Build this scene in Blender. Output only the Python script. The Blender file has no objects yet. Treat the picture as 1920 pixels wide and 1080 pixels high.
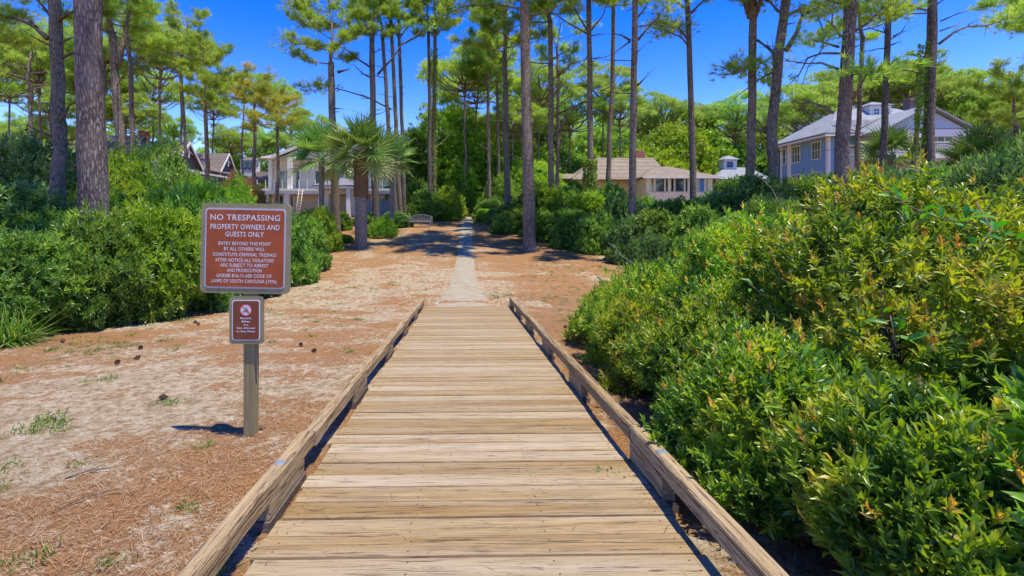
import bpy, math, random
import numpy as np
from mathutils import Vector, Matrix

# ------------------------------------------------------------------ camera, sky, sun, exposure
sc = bpy.context.scene
COL = sc.collection
R = math.radians
F = 880.0            # focal length in pixels of the 1920 px wide photograph
HY = 398.0           # row of the horizon
CX = 887.0           # column straight ahead (the photograph is cropped off-centre)
KD = 0.017           # the deck drifts this many metres left per metre of depth
SX = (960.0 - CX) / F
ZC = 2.8             # camera height over the foot of the boardwalk
cam_d = bpy.data.cameras.new("camera")
cam = bpy.data.objects.new("camera", cam_d)
COL.objects.link(cam)
cam.location = (0, 0, ZC)
cam.rotation_euler = (R(90), 0, 0)
cam_d.sensor_width = 36.0
cam_d.lens = 36.0 * F / 1920.0
cam_d.shift_x = (960 - CX) / 1920.0
cam_d.shift_y = -(540 - HY) / 1920.0
cam_d.clip_start = 0.05
cam_d.clip_end = 3000
sc.camera = cam

SUNV = Vector((0.225, -0.145, 1.0)).normalized()
world = bpy.data.worlds.new("World")
sc.world = world
world.use_nodes = True
wt = world.node_tree
for n in list(wt.nodes):
    wt.nodes.remove(n)
sky = wt.nodes.new("ShaderNodeTexSky")
sky.sky_type = 'NISHITA'
sky.sun_disc = False
sky.sun_elevation = math.asin(SUNV.z)
sky.sun_rotation = math.atan2(SUNV.x, SUNV.y)
sky.altitude = 0
sky.air_density = 1.0
sky.dust_density = 0.0
sky.ozone_density = 3.0
hs = wt.nodes.new("ShaderNodeHueSaturation")
hs.inputs['Hue'].default_value = 0.530
hs.inputs['Saturation'].default_value = 1.47
hs.inputs['Value'].default_value = 0.86
bg = wt.nodes.new("ShaderNodeBackground")
bg.inputs[1].default_value = 0.15
wo = wt.nodes.new("ShaderNodeOutputWorld")
wt.links.new(sky.outputs[0], hs.inputs['Color'])
wt.links.new(hs.outputs[0], bg.inputs[0])
wt.links.new(bg.outputs[0], wo.inputs[0])

sun_d = bpy.data.lights.new("sun", 'SUN')
sun_d.energy = 2.65
sun_d.angle = R(0.5)
sun_d.color = (1.0, 0.92, 0.76)
sun = bpy.data.objects.new("sun", sun_d)
COL.objects.link(sun)
sun.rotation_euler = SUNV.to_track_quat('Z', 'Y').to_euler()
sun.location = (10, -6, 60)

sc.view_settings.view_transform = 'Standard'
sc.view_settings.look = 'None'
sc.view_settings.exposure = 1.26
sc.view_settings.gamma = 1.0
sc.render.engine = 'CYCLES'
sc.cycles.use_denoising = True
sc.cycles.denoiser = 'OPENIMAGEDENOISE'
sc.cycles.denoising_input_passes = 'RGB_ALBEDO_NORMAL'
sc.cycles.denoising_prefilter = 'ACCURATE'
sc.cycles.max_bounces = 8
sc.cycles.diffuse_bounces = 4
sc.cycles.glossy_bounces = 2
sc.cycles.transmission_bounces = 4
sc.cycles.transparent_max_bounces = 4

rs = np.random.RandomState(7)
random.seed(7)

# ------------------------------------------------------------------ naming helpers
def tag(o, label=None, cat=None, group=None, kind=None):
    if label: o['label'] = label
    if cat: o['category'] = cat
    if group: o['group'] = group
    if kind: o['kind'] = kind
    return o

def empty(name, loc, rz=0.0, **k):
    o = bpy.data.objects.new(name, None)
    COL.objects.link(o)
    o.empty_display_size = 0.3
    o.location = loc
    o.rotation_euler = (0, 0, rz)
    return tag(o, **k)

def link(name, me, parent=None, mat=None, **k):
    o = bpy.data.objects.new(name, me)
    COL.objects.link(o)
    if parent is not None: o.parent = parent
    if mat is not None and len(me.materials) == 0: me.materials.append(mat)
    return tag(o, **k)

# ------------------------------------------------------------------ ground shape
_gt = np.array([-40, -10, 0, 11, 13.6, 17, 20, 24, 28, 32, 37, 42, 50, 60, 150, 400, 2500.])
_gz = np.array([1.45, -0.935, -1.73, -2.605, -2.755, -2.72, -2.6, -2.45, -2.25, -1.85, -1.2, -0.75, -0.35, -0.1, 0.5, 1.5, 1.5])
_xx = np.linspace(-40, 420, 4601)
_yy = np.interp(_xx, _gt, _gz)
_k = np.ones(15) / 15
_yy2 = np.convolve(_yy, _k, 'same'); _yy2[:8] = _yy[:8]; _yy2[-8:] = _yy[-8:]
def gz(t):
    return ZC + np.interp(t, _xx, _yy2)
def gzf(t):
    return float(gz(t))

def _hash(ix, iy, s):
    h = (ix * 374761393 + iy * 668265263 + s * 1442695041) & 0xFFFFFFFF
    h = ((h ^ (h >> 13)) * 1274126177) & 0xFFFFFFFF
    return ((h ^ (h >> 16)) & 0xFFFF) / 65535.0
def vnoise(x, y, s=0):
    x = np.asarray(x, float); y = np.asarray(y, float)
    ix = np.floor(x).astype(np.int64); iy = np.floor(y).astype(np.int64)
    fx = x - ix; fy = y - iy
    fx = fx * fx * (3 - 2 * fx); fy = fy * fy * (3 - 2 * fy)
    a = _hash(ix, iy, s); b = _hash(ix + 1, iy, s); c = _hash(ix, iy + 1, s); d = _hash(ix + 1, iy + 1, s)
    return (a * (1 - fx) + b * fx) * (1 - fy) + (c * (1 - fx) + d * fx) * fy
def fbm(x, y, s=0, o=4):
    v = 0; a = 0.5; t = 0
    for i in range(o):
        v = v + a * vnoise(x * 2 ** i + 17.3 * i, y * 2 ** i - 9.1 * i, s + i); t += a; a *= 0.55
    return v / t

def PX(px, t):           # world x of an image column at depth t
    return (px - CX) / F * t
def PZ(py, t):           # world z of an image row at depth t
    return ZC + (HY - py) / F * t

# ------------------------------------------------------------------ mesh helpers
def mesh_np(name, V, faces, mats=None, midx=None, smooth=False, attr=None):
    """V (n,3); faces: list of (m,k) int arrays or one; attr: dict name-> per-face floats"""
    if not isinstance(faces, list): faces = [faces]
    faces = [np.asarray(f, np.int32) for f in faces if len(f)]
    me = bpy.data.meshes.new(name)
    V = np.asarray(V, np.float32)
    nf = sum(len(f) for f in faces); nl = sum(f.size for f in faces)
    me.vertices.add(len(V)); me.vertices.foreach_set('co', V.ravel())
    me.loops.add(nl); me.polygons.add(nf)
    me.loops.foreach_set('vertex_index', np.concatenate([f.ravel() for f in faces]))
    tot = np.concatenate([np.full(len(f), f.shape[1], np.int32) for f in faces])
    st = np.concatenate([[0], np.cumsum(tot)[:-1]]).astype(np.int32)
    me.polygons.foreach_set('loop_start', st)
    me.polygons.foreach_set('loop_total', tot)
    if smooth: me.polygons.foreach_set('use_smooth', np.ones(nf, bool))
    if mats:
        for m in mats: me.materials.append(m)
        if midx is not None: me.polygons.foreach_set('material_index', np.asarray(midx, np.int32))
    me.update(calc_edges=True)
    if attr:
        for k, v in attr.items():
            a = me.attributes.new(k, 'FLOAT', 'FACE'); a.data.foreach_set('value', np.asarray(v, np.float32))
    return me

class MB:
    """collects boxes, tubes and polygons into one mesh"""
    def __init__(s): s.v = []; s.f = []; s.m = []; s.r = []; s.sm = []
    def add(s, vs, fs, m=0, r=None, smooth=False):
        b = len(s.v); s.v += [tuple(v) for v in vs]
        r = random.random() if r is None else r
        for f in fs:
            s.f.append([b + i for i in f]); s.m.append(m); s.r.append(r); s.sm.append(smooth)
    def box(s, x0, x1, y0, y1, z0, z1, m=0, M=None, c=0.0, r=None):
        vs = [(x0,y0,z0),(x1,y0,z0),(x1,y1,z0),(x0,y1,z0)]
        if c > 0:
            vs += [(x0,y0,z1-c),(x1,y0,z1-c),(x1,y1,z1-c),(x0,y1,z1-c),
                   (x0+c,y0+c,z1),(x1-c,y0+c,z1),(x1-c,y1-c,z1),(x0+c,y1-c,z1)]
            fs = [(3,2,1,0),(0,1,5,4),(1,2,6,5),(2,3,7,6),(3,0,4,7),(4,5,9,8),(5,6,10,9),(6,7,11,10),(7,4,8,11),(8,9,10,11)]
        else:
            vs += [(x0,y0,z1),(x1,y0,z1),(x1,y1,z1),(x0,y1,z1)]
            fs = [(3,2,1,0),(0,1,5,4),(1,2,6,5),(2,3,7,6),(3,0,4,7),(4,5,6,7)]
        if M is not None: vs = [tuple(M @ Vector(v)) for v in vs]
        s.add(vs, fs, m, r)
    def poly(s, pts, m=0, r=None): s.add(pts, [list(range(len(pts)))], m, r)
    def prism(s, pts, d, m=0):
        """polygon pts extruded along vector d"""
        n = len(pts); d = Vector(d)
        vs = [Vector(p) for p in pts] + [Vector(p) + d for p in pts]
        fs = [list(range(n))[::-1], [n + i for i in range(n)]] + [[i, (i+1) % n, n + (i+1) % n, n + i] for i in range(n)]
        s.add(vs, fs, m)
    def tube(s, pts, rad, n=6, m=0, r=None, cap=True, lump=0.0):
        pts = [Vector(p) for p in pts]
        if not hasattr(rad, '__len__'): rad = [rad] * len(pts)
        vs = []; up = Vector((0.13, 0.27, 1)).normalized(); prev = None
        for i, p in enumerate(pts):
            d = (pts[min(i+1, len(pts)-1)] - pts[max(i-1, 0)]).normalized()
            if prev is None:
                a = d.cross(Vector((1, 0.1, 0.05)) if abs(d.x) < .9 else Vector((0, 1, 0))).normalized()
            else:
                a = (prev - d * prev.dot(d)).normalized()
            prev = a; b = d.cross(a)
            for k in range(n):
                an = 2 * math.pi * k / n
                rr = rad[i] * (1 + (lump * (random.random() - .5) if lump else 0))
                vs.append(p + (a * math.cos(an) + b * math.sin(an)) * rr)
        fs = []
        for i in range(len(pts) - 1):
            for k in range(n):
                fs.append([i*n+k, i*n+(k+1) % n, (i+1)*n+(k+1) % n, (i+1)*n+k])
        if cap:
            fs.append(list(range(n))[::-1]); fs.append([(len(pts)-1)*n+k for k in range(n)])
        s.add(vs, fs, m, r, smooth=True)
    def mesh(s, name, mats):
        if not isinstance(mats, (list, tuple)): mats = [mats]
        me = bpy.data.meshes.new(name)
        me.from_pydata(s.v, [], s.f)
        for m in mats: me.materials.append(m)
        me.polygons.foreach_set('material_index', s.m)
        me.polygons.foreach_set('use_smooth', s.sm)
        a = me.attributes.new('rnd', 'FLOAT', 'FACE'); a.data.foreach_set('value', s.r)
        me.update()
        return me
    def build(s, name, mats, parent=None, **k):
        return link(name, s.mesh(name, mats), parent, **k)

# ------------------------------------------------------------------ materials
def newmat(name):
    m = bpy.data.materials.new(name); m.use_nodes = True
    nt = m.node_tree
    b = nt.nodes['Principled BSDF']
    return m, nt, b
def nd(nt, typ, **k):
    n = nt.nodes.new(typ)
    for a, v in k.items():
        if a.startswith('_'): n.inputs[a[1:]].default_value = v
        else: setattr(n, a, v)
    return n
def L(nt, a, b): nt.links.new(a, b)
def ramp(nt, fac, stops, interp='LINEAR'):
    r = nt.nodes.new('ShaderNodeValToRGB'); r.color_ramp.interpolation = interp
    e = r.color_ramp.elements
    while len(e) < len(stops): e.new(0.5)
    for i, (p, c) in enumerate(stops):
        e[i].position = p; e[i].color = (*c, 1) if len(c) == 3 else c
    if fac is not None: L(nt, fac, r.inputs[0])
    return r.outputs[0]
def mix(nt, fac, a, b, mode='MIX'):
    n = nt.nodes.new('ShaderNodeMix'); n.data_type = 'RGBA'; n.blend_type = mode
    for i, v in ((0, fac), (6, a), (7, b)):
        if isinstance(v, bpy.types.NodeSocket): L(nt, v, n.inputs[i])
        elif i == 0: n.inputs[0].default_value = v
        else: n.inputs[i].default_value = (*v, 1)
    return n.outputs[2]
def math_(nt, op, a, b=None, c=None):
    n = nt.nodes.new('ShaderNodeMath'); n.operation = op
    for i, v in enumerate((a, b, c)):
        if v is None: continue
        if isinstance(v, bpy.types.NodeSocket): L(nt, v, n.inputs[i])
        else: n.inputs[i].default_value = v
    return n.outputs[0]
def mapped(nt, scale, coord='Object', rot=(0,0,0), loc=None):
    tc = nt.nodes.new('ShaderNodeTexCoord'); mp = nt.nodes.new('ShaderNodeMapping')
    mp.inputs['Scale'].default_value = scale; mp.inputs['Rotation'].default_value = rot
    L(nt, tc.outputs[coord], mp.inputs[0]); return mp.outputs[0]
def noise(nt, vec, scale, detail=4, rough=.55, dist=0):
    n = nd(nt, 'ShaderNodeTexNoise', _Scale=scale, _Detail=detail, _Roughness=rough, _Distortion=dist)
    if vec is not None: L(nt, vec, n.inputs['Vector'])
    return n.outputs[0]
def bump(nt, b, h, strength=.5, dist=.01):
    n = nd(nt, 'ShaderNodeBump', _Strength=strength, _Distance=dist)
    L(nt, h, n.inputs['Height']); L(nt, n.outputs[0], b.inputs['Normal']); return n

def leafmat(name, stops, trans=0.35, rough=.45, spec=.35, patch=0.0):
    """leaf colour by each leaf's own random number"""
    m, nt, b = newmat(name)
    at = nd(nt, 'ShaderNodeAttribute', attribute_name='v')
    c = ramp(nt, at.outputs['Fac'], stops)
    oi = nt.nodes.new('ShaderNodeObjectInfo')
    hsv = nt.nodes.new('ShaderNodeHueSaturation')
    L(nt, math_(nt, 'MULTIPLY_ADD', oi.outputs['Random'], .025, .4875), hsv.inputs['Hue'])
    L(nt, math_(nt, 'MULTIPLY_ADD', oi.outputs['Random'], .3, .85), hsv.inputs['Value'])
    L(nt, c, hsv.inputs['Color'])
    L(nt, hsv.outputs[0], b.inputs['Base Color'])
    b.inputs['Roughness'].default_value = rough
    b.inputs['Specular IOR Level'].default_value = spec
    tr = nt.nodes.new('ShaderNodeBsdfTranslucent')
    h2 = nd(nt, 'ShaderNodeHueSaturation', _Hue=.485, _Saturation=1.1, _Value=1.5)
    L(nt, hsv.outputs[0], h2.inputs['Color']); L(nt, h2.outputs[0], tr.inputs[0])
    mx = nd(nt, 'ShaderNodeMixShader', _Fac=trans)
    L(nt, b.outputs[0], mx.inputs[1]); L(nt, tr.outputs[0], mx.inputs[2])
    out = [n for n in nt.nodes if n.type == 'OUTPUT_MATERIAL'][0]
    L(nt, mx.outputs[0], out.inputs[0])
    return m

M_needle = leafmat('pine_needles', [(0, (.16,.28,.05)), (.45, (.30,.46,.07)), (.8, (.43,.57,.09)), (1, (.53,.59,.11))], .5, .5, .3)
M_needle_y = leafmat('yellowish_pine_needles', [(0, (.22,.29,.05)), (.45, (.40,.44,.07)), (.8, (.54,.49,.08)), (1, (.60,.40,.09))], .45, .5, .3)
M_needle_f = leafmat('distant_pine_needles', [(0, (.17,.29,.06)), (.45, (.31,.47,.09)), (.8, (.43,.57,.12)), (1, (.53,.59,.15))], .55, .5, .3)  # needle colour of the distant pines, more translucent than the near ones
M_shrub = leafmat('shrub_leaves', [(0, (.07,.16,.03)), (.5, (.17,.33,.05)), (.85, (.31,.48,.07)), (1, (.45,.54,.09))], .38, .33, .6)
M_shrub_b = leafmat('bright_shrub_leaves', [(0, (.12,.25,.03)), (.5, (.25,.43,.04)), (.85, (.40,.55,.055)), (1, (.52,.60,.09))], .42, .33, .6)
M_dark = leafmat('dark_evergreen_leaves', [(0, (.06,.14,.04)), (.6, (.16,.30,.07)), (1, (.32,.45,.12))], .33, .33, .6)
M_myrtle = leafmat('wax_myrtle_leaves', [(0, (.06,.15,.025)), (.3, (.16,.31,.035)), (.6, (.30,.44,.045)), (.85, (.46,.56,.06)), (1, (.60,.50,.09))], .42, .33, .6)
M_tip = leafmat('new_shoot_leaves', [(0, (.52,.50,.08)), (.5, (.70,.52,.09)), (1, (.76,.42,.09))], .4, .4)
M_vine = leafmat('vine_leaves', [(0, (.03,.16,.02)), (.5, (.08,.32,.03)), (1, (.20,.45,.04))], .35, .42, .4)
M_palm = leafmat('palm_leaves', [(0, (.07,.17,.035)), (.5, (.17,.31,.06)), (.85, (.31,.42,.11)), (1, (.48,.46,.20))], .3, .38, .5)
M_grass = leafmat('grass_blades', [(0, (.06,.18,.02)), (.6, (.14,.30,.03)), (1, (.32,.36,.08))], .35)
M_red = leafmat('reddish_leaves', [(0, (.20,.28,.06)), (.5, (.42,.30,.12)), (1, (.58,.28,.18))], .35)
M_deadleaf = leafmat('fallen_leaves', [(0, (.10,.03,.015)), (.6, (.25,.07,.03)), (1, (.36,.15,.06))], .1)

def barkmat(name, c0, c1, c2, sc_=1.0, strength=.9):
    m, nt, b = newmat(name)
    v = mapped(nt, (9*sc_, 9*sc_, 2.1*sc_))
    n0 = nd(nt, 'ShaderNodeTexNoise', _Scale=1.3, _Detail=6, _Roughness=.65)
    L(nt, v, n0.inputs['Vector'])
    ad = nt.nodes.new('ShaderNodeMixRGB'); ad.blend_type = 'ADD'; ad.inputs[0].default_value = 1.1
    L(nt, v, ad.inputs[1]); L(nt, n0.outputs['Color'], ad.inputs[2])
    vo = nd(nt, 'ShaderNodeTexVoronoi', feature='DISTANCE_TO_EDGE', _Scale=1.7, _Randomness=1.0)
    L(nt, ad.outputs[0], vo.inputs['Vector'])
    n1 = noise(nt, mapped(nt, (22*sc_, 22*sc_, 7*sc_)), 1.6, 7, .7, .4)
    n3 = noise(nt, mapped(nt, (9*sc_, 9*sc_, 1.6*sc_)), 1.5, 5, .65, .8)
    e = math_(nt, 'MINIMUM', math_(nt, 'MULTIPLY', vo.outputs['Distance'], 3.4), 1.0)
    h = math_(nt, 'MULTIPLY', math_(nt, 'ADD', math_(nt, 'MULTIPLY', e, .6), .4), math_(nt, 'ADD', math_(nt, 'MULTIPLY', n1, .7), math_(nt, 'MULTIPLY', n3, .5)))
    col = ramp(nt, h, [(0.2, c0), (.42, c1), (.72, c2)])
    n2 = noise(nt, mapped(nt, (1.3, 1.3, .5)), 1.6, 4)
    col = mix(nt, ramp(nt, n2, [(.4, (0,0,0)), (.7, (.45,.45,.45))]), col, c2, 'MIX')
    oi = nt.nodes.new('ShaderNodeObjectInfo')
    hv = nd(nt, 'ShaderNodeHueSaturation'); L(nt, col, hv.inputs['Color'])
    L(nt, math_(nt, 'MULTIPLY_ADD', oi.outputs['Random'], .5, .72), hv.inputs['Value'])
    L(nt, math_(nt, 'MULTIPLY_ADD', oi.outputs['Random'], .5, .8), hv.inputs['Saturation'])
    L(nt, hv.outputs[0], b.inputs['Base Color']); b.inputs['Roughness'].default_value = .9
    b.inputs['Specular IOR Level'].default_value = .2
    bump(nt, b, h, strength, .06)
    return m
M_bark = barkmat('pine_bark', (.045,.036,.027), (.215,.165,.12), (.43,.355,.28))
M_bark_near = barkmat('coarse_pine_bark', (.035,.027,.024), (.17,.13,.11), (.42,.345,.30), 1.0, 1.0)
M_bark_far = barkmat('grey_bark', (.08,.062,.05), (.24,.185,.145), (.40,.33,.265), .7, .5)
M_twig = barkmat('twig_bark', (.07,.05,.035), (.17,.12,.085), (.26,.20,.15), 2.0, .3)

def woodmat(name, cols, along='x', weather=(.50,.46,.40), knots=True, wfac=.5, bstr=.35, dark=(.10,.06,.035), vv=.34, crack=.585, cs=1.7):
    m, nt, b = newmat(name)
    tc = nt.nodes.new('ShaderNodeTexCoord')
    at = nd(nt, 'ShaderNodeAttribute', attribute_name='rnd')
    sep = nt.nodes.new('ShaderNodeSeparateXYZ'); L(nt, tc.outputs['Object'], sep.inputs[0])
    r = at.outputs['Fac']
    if along == 'x': a, c, d = sep.outputs[0], sep.outputs[1], sep.outputs[2]
    elif along == 'y': a, c, d = sep.outputs[1], sep.outputs[0], sep.outputs[2]
    else: a, c, d = sep.outputs[2], sep.outputs[0], sep.outputs[1]
    a = math_(nt, 'MULTIPLY_ADD', r, 37.0, a)
    # knots
    cv = nt.nodes.new('ShaderNodeCombineXYZ')
    L(nt, math_(nt, 'MULTIPLY', a, 1.0), cv.inputs[0]); L(nt, math_(nt, 'MULTIPLY', c, 3.2), cv.inputs[1]); L(nt, math_(nt, 'MULTIPLY', r, 9.0), cv.inputs[2])
    vo = nd(nt, 'ShaderNodeTexVoronoi', _Scale=1.5, _Randomness=1.0); L(nt, cv.outputs[0], vo.inputs['Vector'])
    dist = vo.outputs['Distance']
    warp = math_(nt, 'POWER', math_(nt, 'SUBTRACT', 1.0, math_(nt, 'MINIMUM', math_(nt, 'MULTIPLY', dist, 3.2), 1.0)), 2.0)
    c2 = math_(nt, 'MULTIPLY_ADD', warp, .035, c)
    gv = nt.nodes.new('ShaderNodeCombineXYZ')
    L(nt, math_(nt, 'MULTIPLY', a, .55), gv.inputs[0]); L(nt, math_(nt, 'MULTIPLY', c2, 11.0), gv.inputs[1]); L(nt, math_(nt, 'MULTIPLY_ADD', r, 5.0, math_(nt, 'MULTIPLY', d, 11.0)), gv.inputs[2])
    g1 = noise(nt, gv.outputs[0], 2.2, 5, .6, .6)
    gv2 = nt.nodes.new('ShaderNodeCombineXYZ')
    L(nt, math_(nt, 'MULTIPLY', a, 1.6), gv2.inputs[0]); L(nt, math_(nt, 'MULTIPLY', c2, 60.0), gv2.inputs[1]); L(nt, math_(nt, 'MULTIPLY', d, 60.0), gv2.inputs[2])
    g2 = noise(nt, gv2.outputs[0], 2.0, 5, .7, .3)
    gv3 = nt.nodes.new('ShaderNodeCombineXYZ')
    L(nt, math_(nt, 'MULTIPLY', a, .7), gv3.inputs[0]); L(nt, math_(nt, 'MULTIPLY', c2, 22.0), gv3.inputs[1]); L(nt, math_(nt, 'MULTIPLY_ADD', r, 3.0, math_(nt, 'MULTIPLY', d, 22.0)), gv3.inputs[2])
    g3 = noise(nt, gv3.outputs[0], cs, 4, .75, 1.2)
    col = ramp(nt, g1, [(.3, cols[0]), (.5, cols[1]), (.68, cols[2])])
    wn = noise(nt, gv.outputs[0], .5, 3, .5)
    w = math_(nt, 'MULTIPLY', ramp(nt, math_(nt, 'ADD', math_(nt, 'MULTIPLY', wn, .9), math_(nt, 'MULTIPLY', r, .14)), [(.38, (0,0,0)), (.72, (1,1,1))]), wfac)
    col = mix(nt, w, col, weather)
    col = mix(nt, ramp(nt, g2, [(.36, (.6,.6,.6)), (.48, (0,0,0))]), col, dark)
    col = mix(nt, ramp(nt, g3, [(crack, (0,0,0)), (crack + .06, (.8,.8,.8))]), col, dark)
    if knots:
        rn = math_(nt, 'GREATER_THAN', vo.outputs['Color'], .42)
        kf = math_(nt, 'MULTIPLY', math_(nt, 'MULTIPLY', ramp(nt, dist, [(.028, (1,1,1)), (.042, (.15,.15,.15)), (.06, (.65,.65,.65)), (.075, (.05,.05,.05)), (.095, (.45,.45,.45)), (.12, (0,0,0))]), rn), .8)
        col = mix(nt, kf, col, dark)
    hv = nd(nt, 'ShaderNodeHueSaturation', _Saturation=1.0)
    L(nt, math_(nt, 'MULTIPLY_ADD', r, vv, 1.0 - vv / 2), hv.inputs['Value']); L(nt, col, hv.inputs['Color'])
    L(nt, hv.outputs[0], b.inputs['Base Color'])
    b.inputs['Roughness'].default_value = .8; b.inputs['Specular IOR Level'].default_value = .25
    hh = math_(nt, 'SUBTRACT', math_(nt, 'ADD', math_(nt, 'MULTIPLY', g2, .5), g1), math_(nt, 'MULTIPLY', ramp(nt, g3, [(.6, (0,0,0)), (.7, (1,1,1))]), .8))
    bump(nt, b, hh, bstr, .012)
    return m
M_deck = woodmat('deck_boards', [(.225,.13,.048), (.305,.20,.078), (.37,.258,.11)], 'x', (.42,.345,.225), True, .95, .7, (.10,.058,.028), .13, .575, 2.6)
M_rail = woodmat('weathered_rail_timber', [(.25,.155,.06), (.38,.26,.12), (.47,.35,.18)], 'y', (.42,.335,.215), True, .6, 1.2, (.07,.042,.025), .2, .535, 2.3)
M_post = woodmat('treated_post', [(.23,.19,.075), (.31,.255,.11), (.36,.30,.14)], 'z', (.34,.29,.15), True, .4, .25, (.14,.10,.06))
M_deckedge = woodmat('gap_shade_board_edges', [(.13,.08,.035), (.22,.15,.07), (.32,.24,.13)], 'x', (.30,.23,.14), False, .5)  # darker edge faces paint in the shade of the gaps between boards
M_joist = woodmat('dark_joist', [(.10,.07,.05), (.15,.11,.08), (.2,.15,.11)], 'x', (.2,.17,.14), False, .4)
M_benchwood = woodmat('bench_wood', [(.24,.22,.19), (.30,.28,.25), (.36,.34,.30)], 'x', (.32,.30,.28), False, .5)

def plain(name, c, rough=.6, metal=0, spec=.5, var=.12, scale=6, bstr=0.0, bscale=40, stretch=(1,1,1)):
    m, nt, b = newmat(name)
    v = mapped(nt, stretch)
    n = noise(nt, v, scale, 5, .6)
    lo = tuple(max(0, x * (1 - var)) for x in c); hi = tuple(min(1, x * (1 + var)) for x in c)
    L(nt, ramp(nt, n, [(.35, lo), (.65, hi)]), b.inputs['Base Color'])
    b.inputs['Roughness'].default_value = rough; b.inputs['Metallic'].default_value = metal
    b.inputs['Specular IOR Level'].default_value = spec
    if bstr: bump(nt, b, noise(nt, v, bscale, 4), bstr, .02)
    return m
M_frame = plain('khaki_painted_board', (.27,.235,.115), .7, var=.10, scale=8, bstr=.1)
M_signred = plain('rust_red_sign_sheet', (.35,.070,.012), .5, var=.16, scale=4)
M_signbrown = plain('brown_sign_sheet', (.19,.048,.018), .45, var=.16)
M_white = plain('white_sign_lettering', (.70,.68,.66), .5, var=.04)
M_silver = plain('pale_metal_sign_border', (.46,.49,.54), .4, .2, var=.06)
M_redring = plain('red_ring_print', (.65,.05,.04), .45, var=.03)
M_black = plain('black_print', (.02,.02,.025), .5, var=.03)
M_bolt = plain('galvanised_bolt', (.20,.25,.28), .5, .1, var=.1)
M_cream = plain('cream_stucco', (.66,.58,.47), .85, var=.05, bstr=.1)
M_whitep = plain('white_trim_paint', (.74,.73,.70), .6, var=.03)
M_siding = plain('pale_board_siding', (.50,.50,.50), .7, var=.06, scale=20, stretch=(8,8,.2))
M_yellow = plain('pale_yellow_wall', (.78,.71,.48), .8, var=.05)
M_greyw = plain('grey_shingle_wall', (.15,.17,.185), .85, var=.15, scale=14, stretch=(.6,.6,3), bstr=.2)
M_bluew = plain('blue_shingle_wall', (.18,.34,.54), .85, var=.12, scale=14, stretch=(.6,.6,4), bstr=.2)
M_paleblue = plain('pale_blue_shingles', (.40,.52,.62), .8, var=.08, scale=14, stretch=(.6,.6,4), bstr=.2)
M_fencew = plain('grey_fence_boards', (.27,.28,.29), .8, var=.15, scale=12, stretch=(9,9,.5))
M_chim = plain('red_brick_chimney', (.40,.16,.11), .85, var=.25, scale=12, bstr=.2)
M_chim2 = plain('dark_brick_chimney', (.20,.13,.12), .85, var=.25, scale=12, bstr=.2)
M_shutter = plain('teal_blind', (.10,.30,.27), .6, var=.15, scale=9, stretch=(.3,.3,9))
M_bluepanel = plain('blue_window_blind', (.05,.22,.48), .6, var=.2, scale=5, stretch=(1,1,6))
def roofmat(name, c):
    m, nt, b = newmat(name)
    tc = nt.nodes.new('ShaderNodeTexCoord')
    br = nd(nt, 'ShaderNodeTexBrick', _Scale=3.2); br.inputs['Mortar Size'].default_value = .03
    br.inputs['Color1'].default_value = (*[x*1.12 for x in c], 1); br.inputs['Color2'].default_value = (*[x*.85 for x in c], 1)
    br.inputs['Mortar'].default_value = (*[x*.5 for x in c], 1)
    mp = nd(nt, 'ShaderNodeMapping'); L(nt, tc.outputs['Object'], mp.inputs[0]); mp.inputs['Rotation'].default_value = (R(55), 0, 0)
    L(nt, mp.outputs[0], br.inputs['Vector'])
    n = noise(nt, tc.outputs['Object'], 1.3, 5)
    col = mix(nt, ramp(nt, n, [(.35, (0,0,0)), (.7, (.4,.4,.4))]), br.outputs[0], tuple(x*1.3 for x in c))
    L(nt, col, b.inputs['Base Color']); b.inputs['Roughness'].default_value = .9
    bump(nt, b, br.outputs['Fac'], -.4, .03)
    return m
M_roof_g = roofmat('grey_shingle_roof', (.21,.21,.245))
M_roof_b = roofmat('brown_shingle_roof', (.165,.135,.125))
M_roof_t = roofmat('tan_shingle_roof', (.25,.20,.145))
M_roof_l = roofmat('light_grey_roof', (.27,.29,.30))
def glassmat():
    m, nt, b = newmat('window_glass')
    n = noise(nt, mapped(nt, (.6,.6,.25)), 1.4, 3)
    L(nt, ramp(nt, n, [(.4, (.015,.03,.035)), (.6, (.05,.09,.11))]), b.inputs['Base Color'])
    b.inputs['Roughness'].default_value = .06; b.inputs['Specular IOR Level'].default_value = .9
    return m
M_glass = glassmat()

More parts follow.
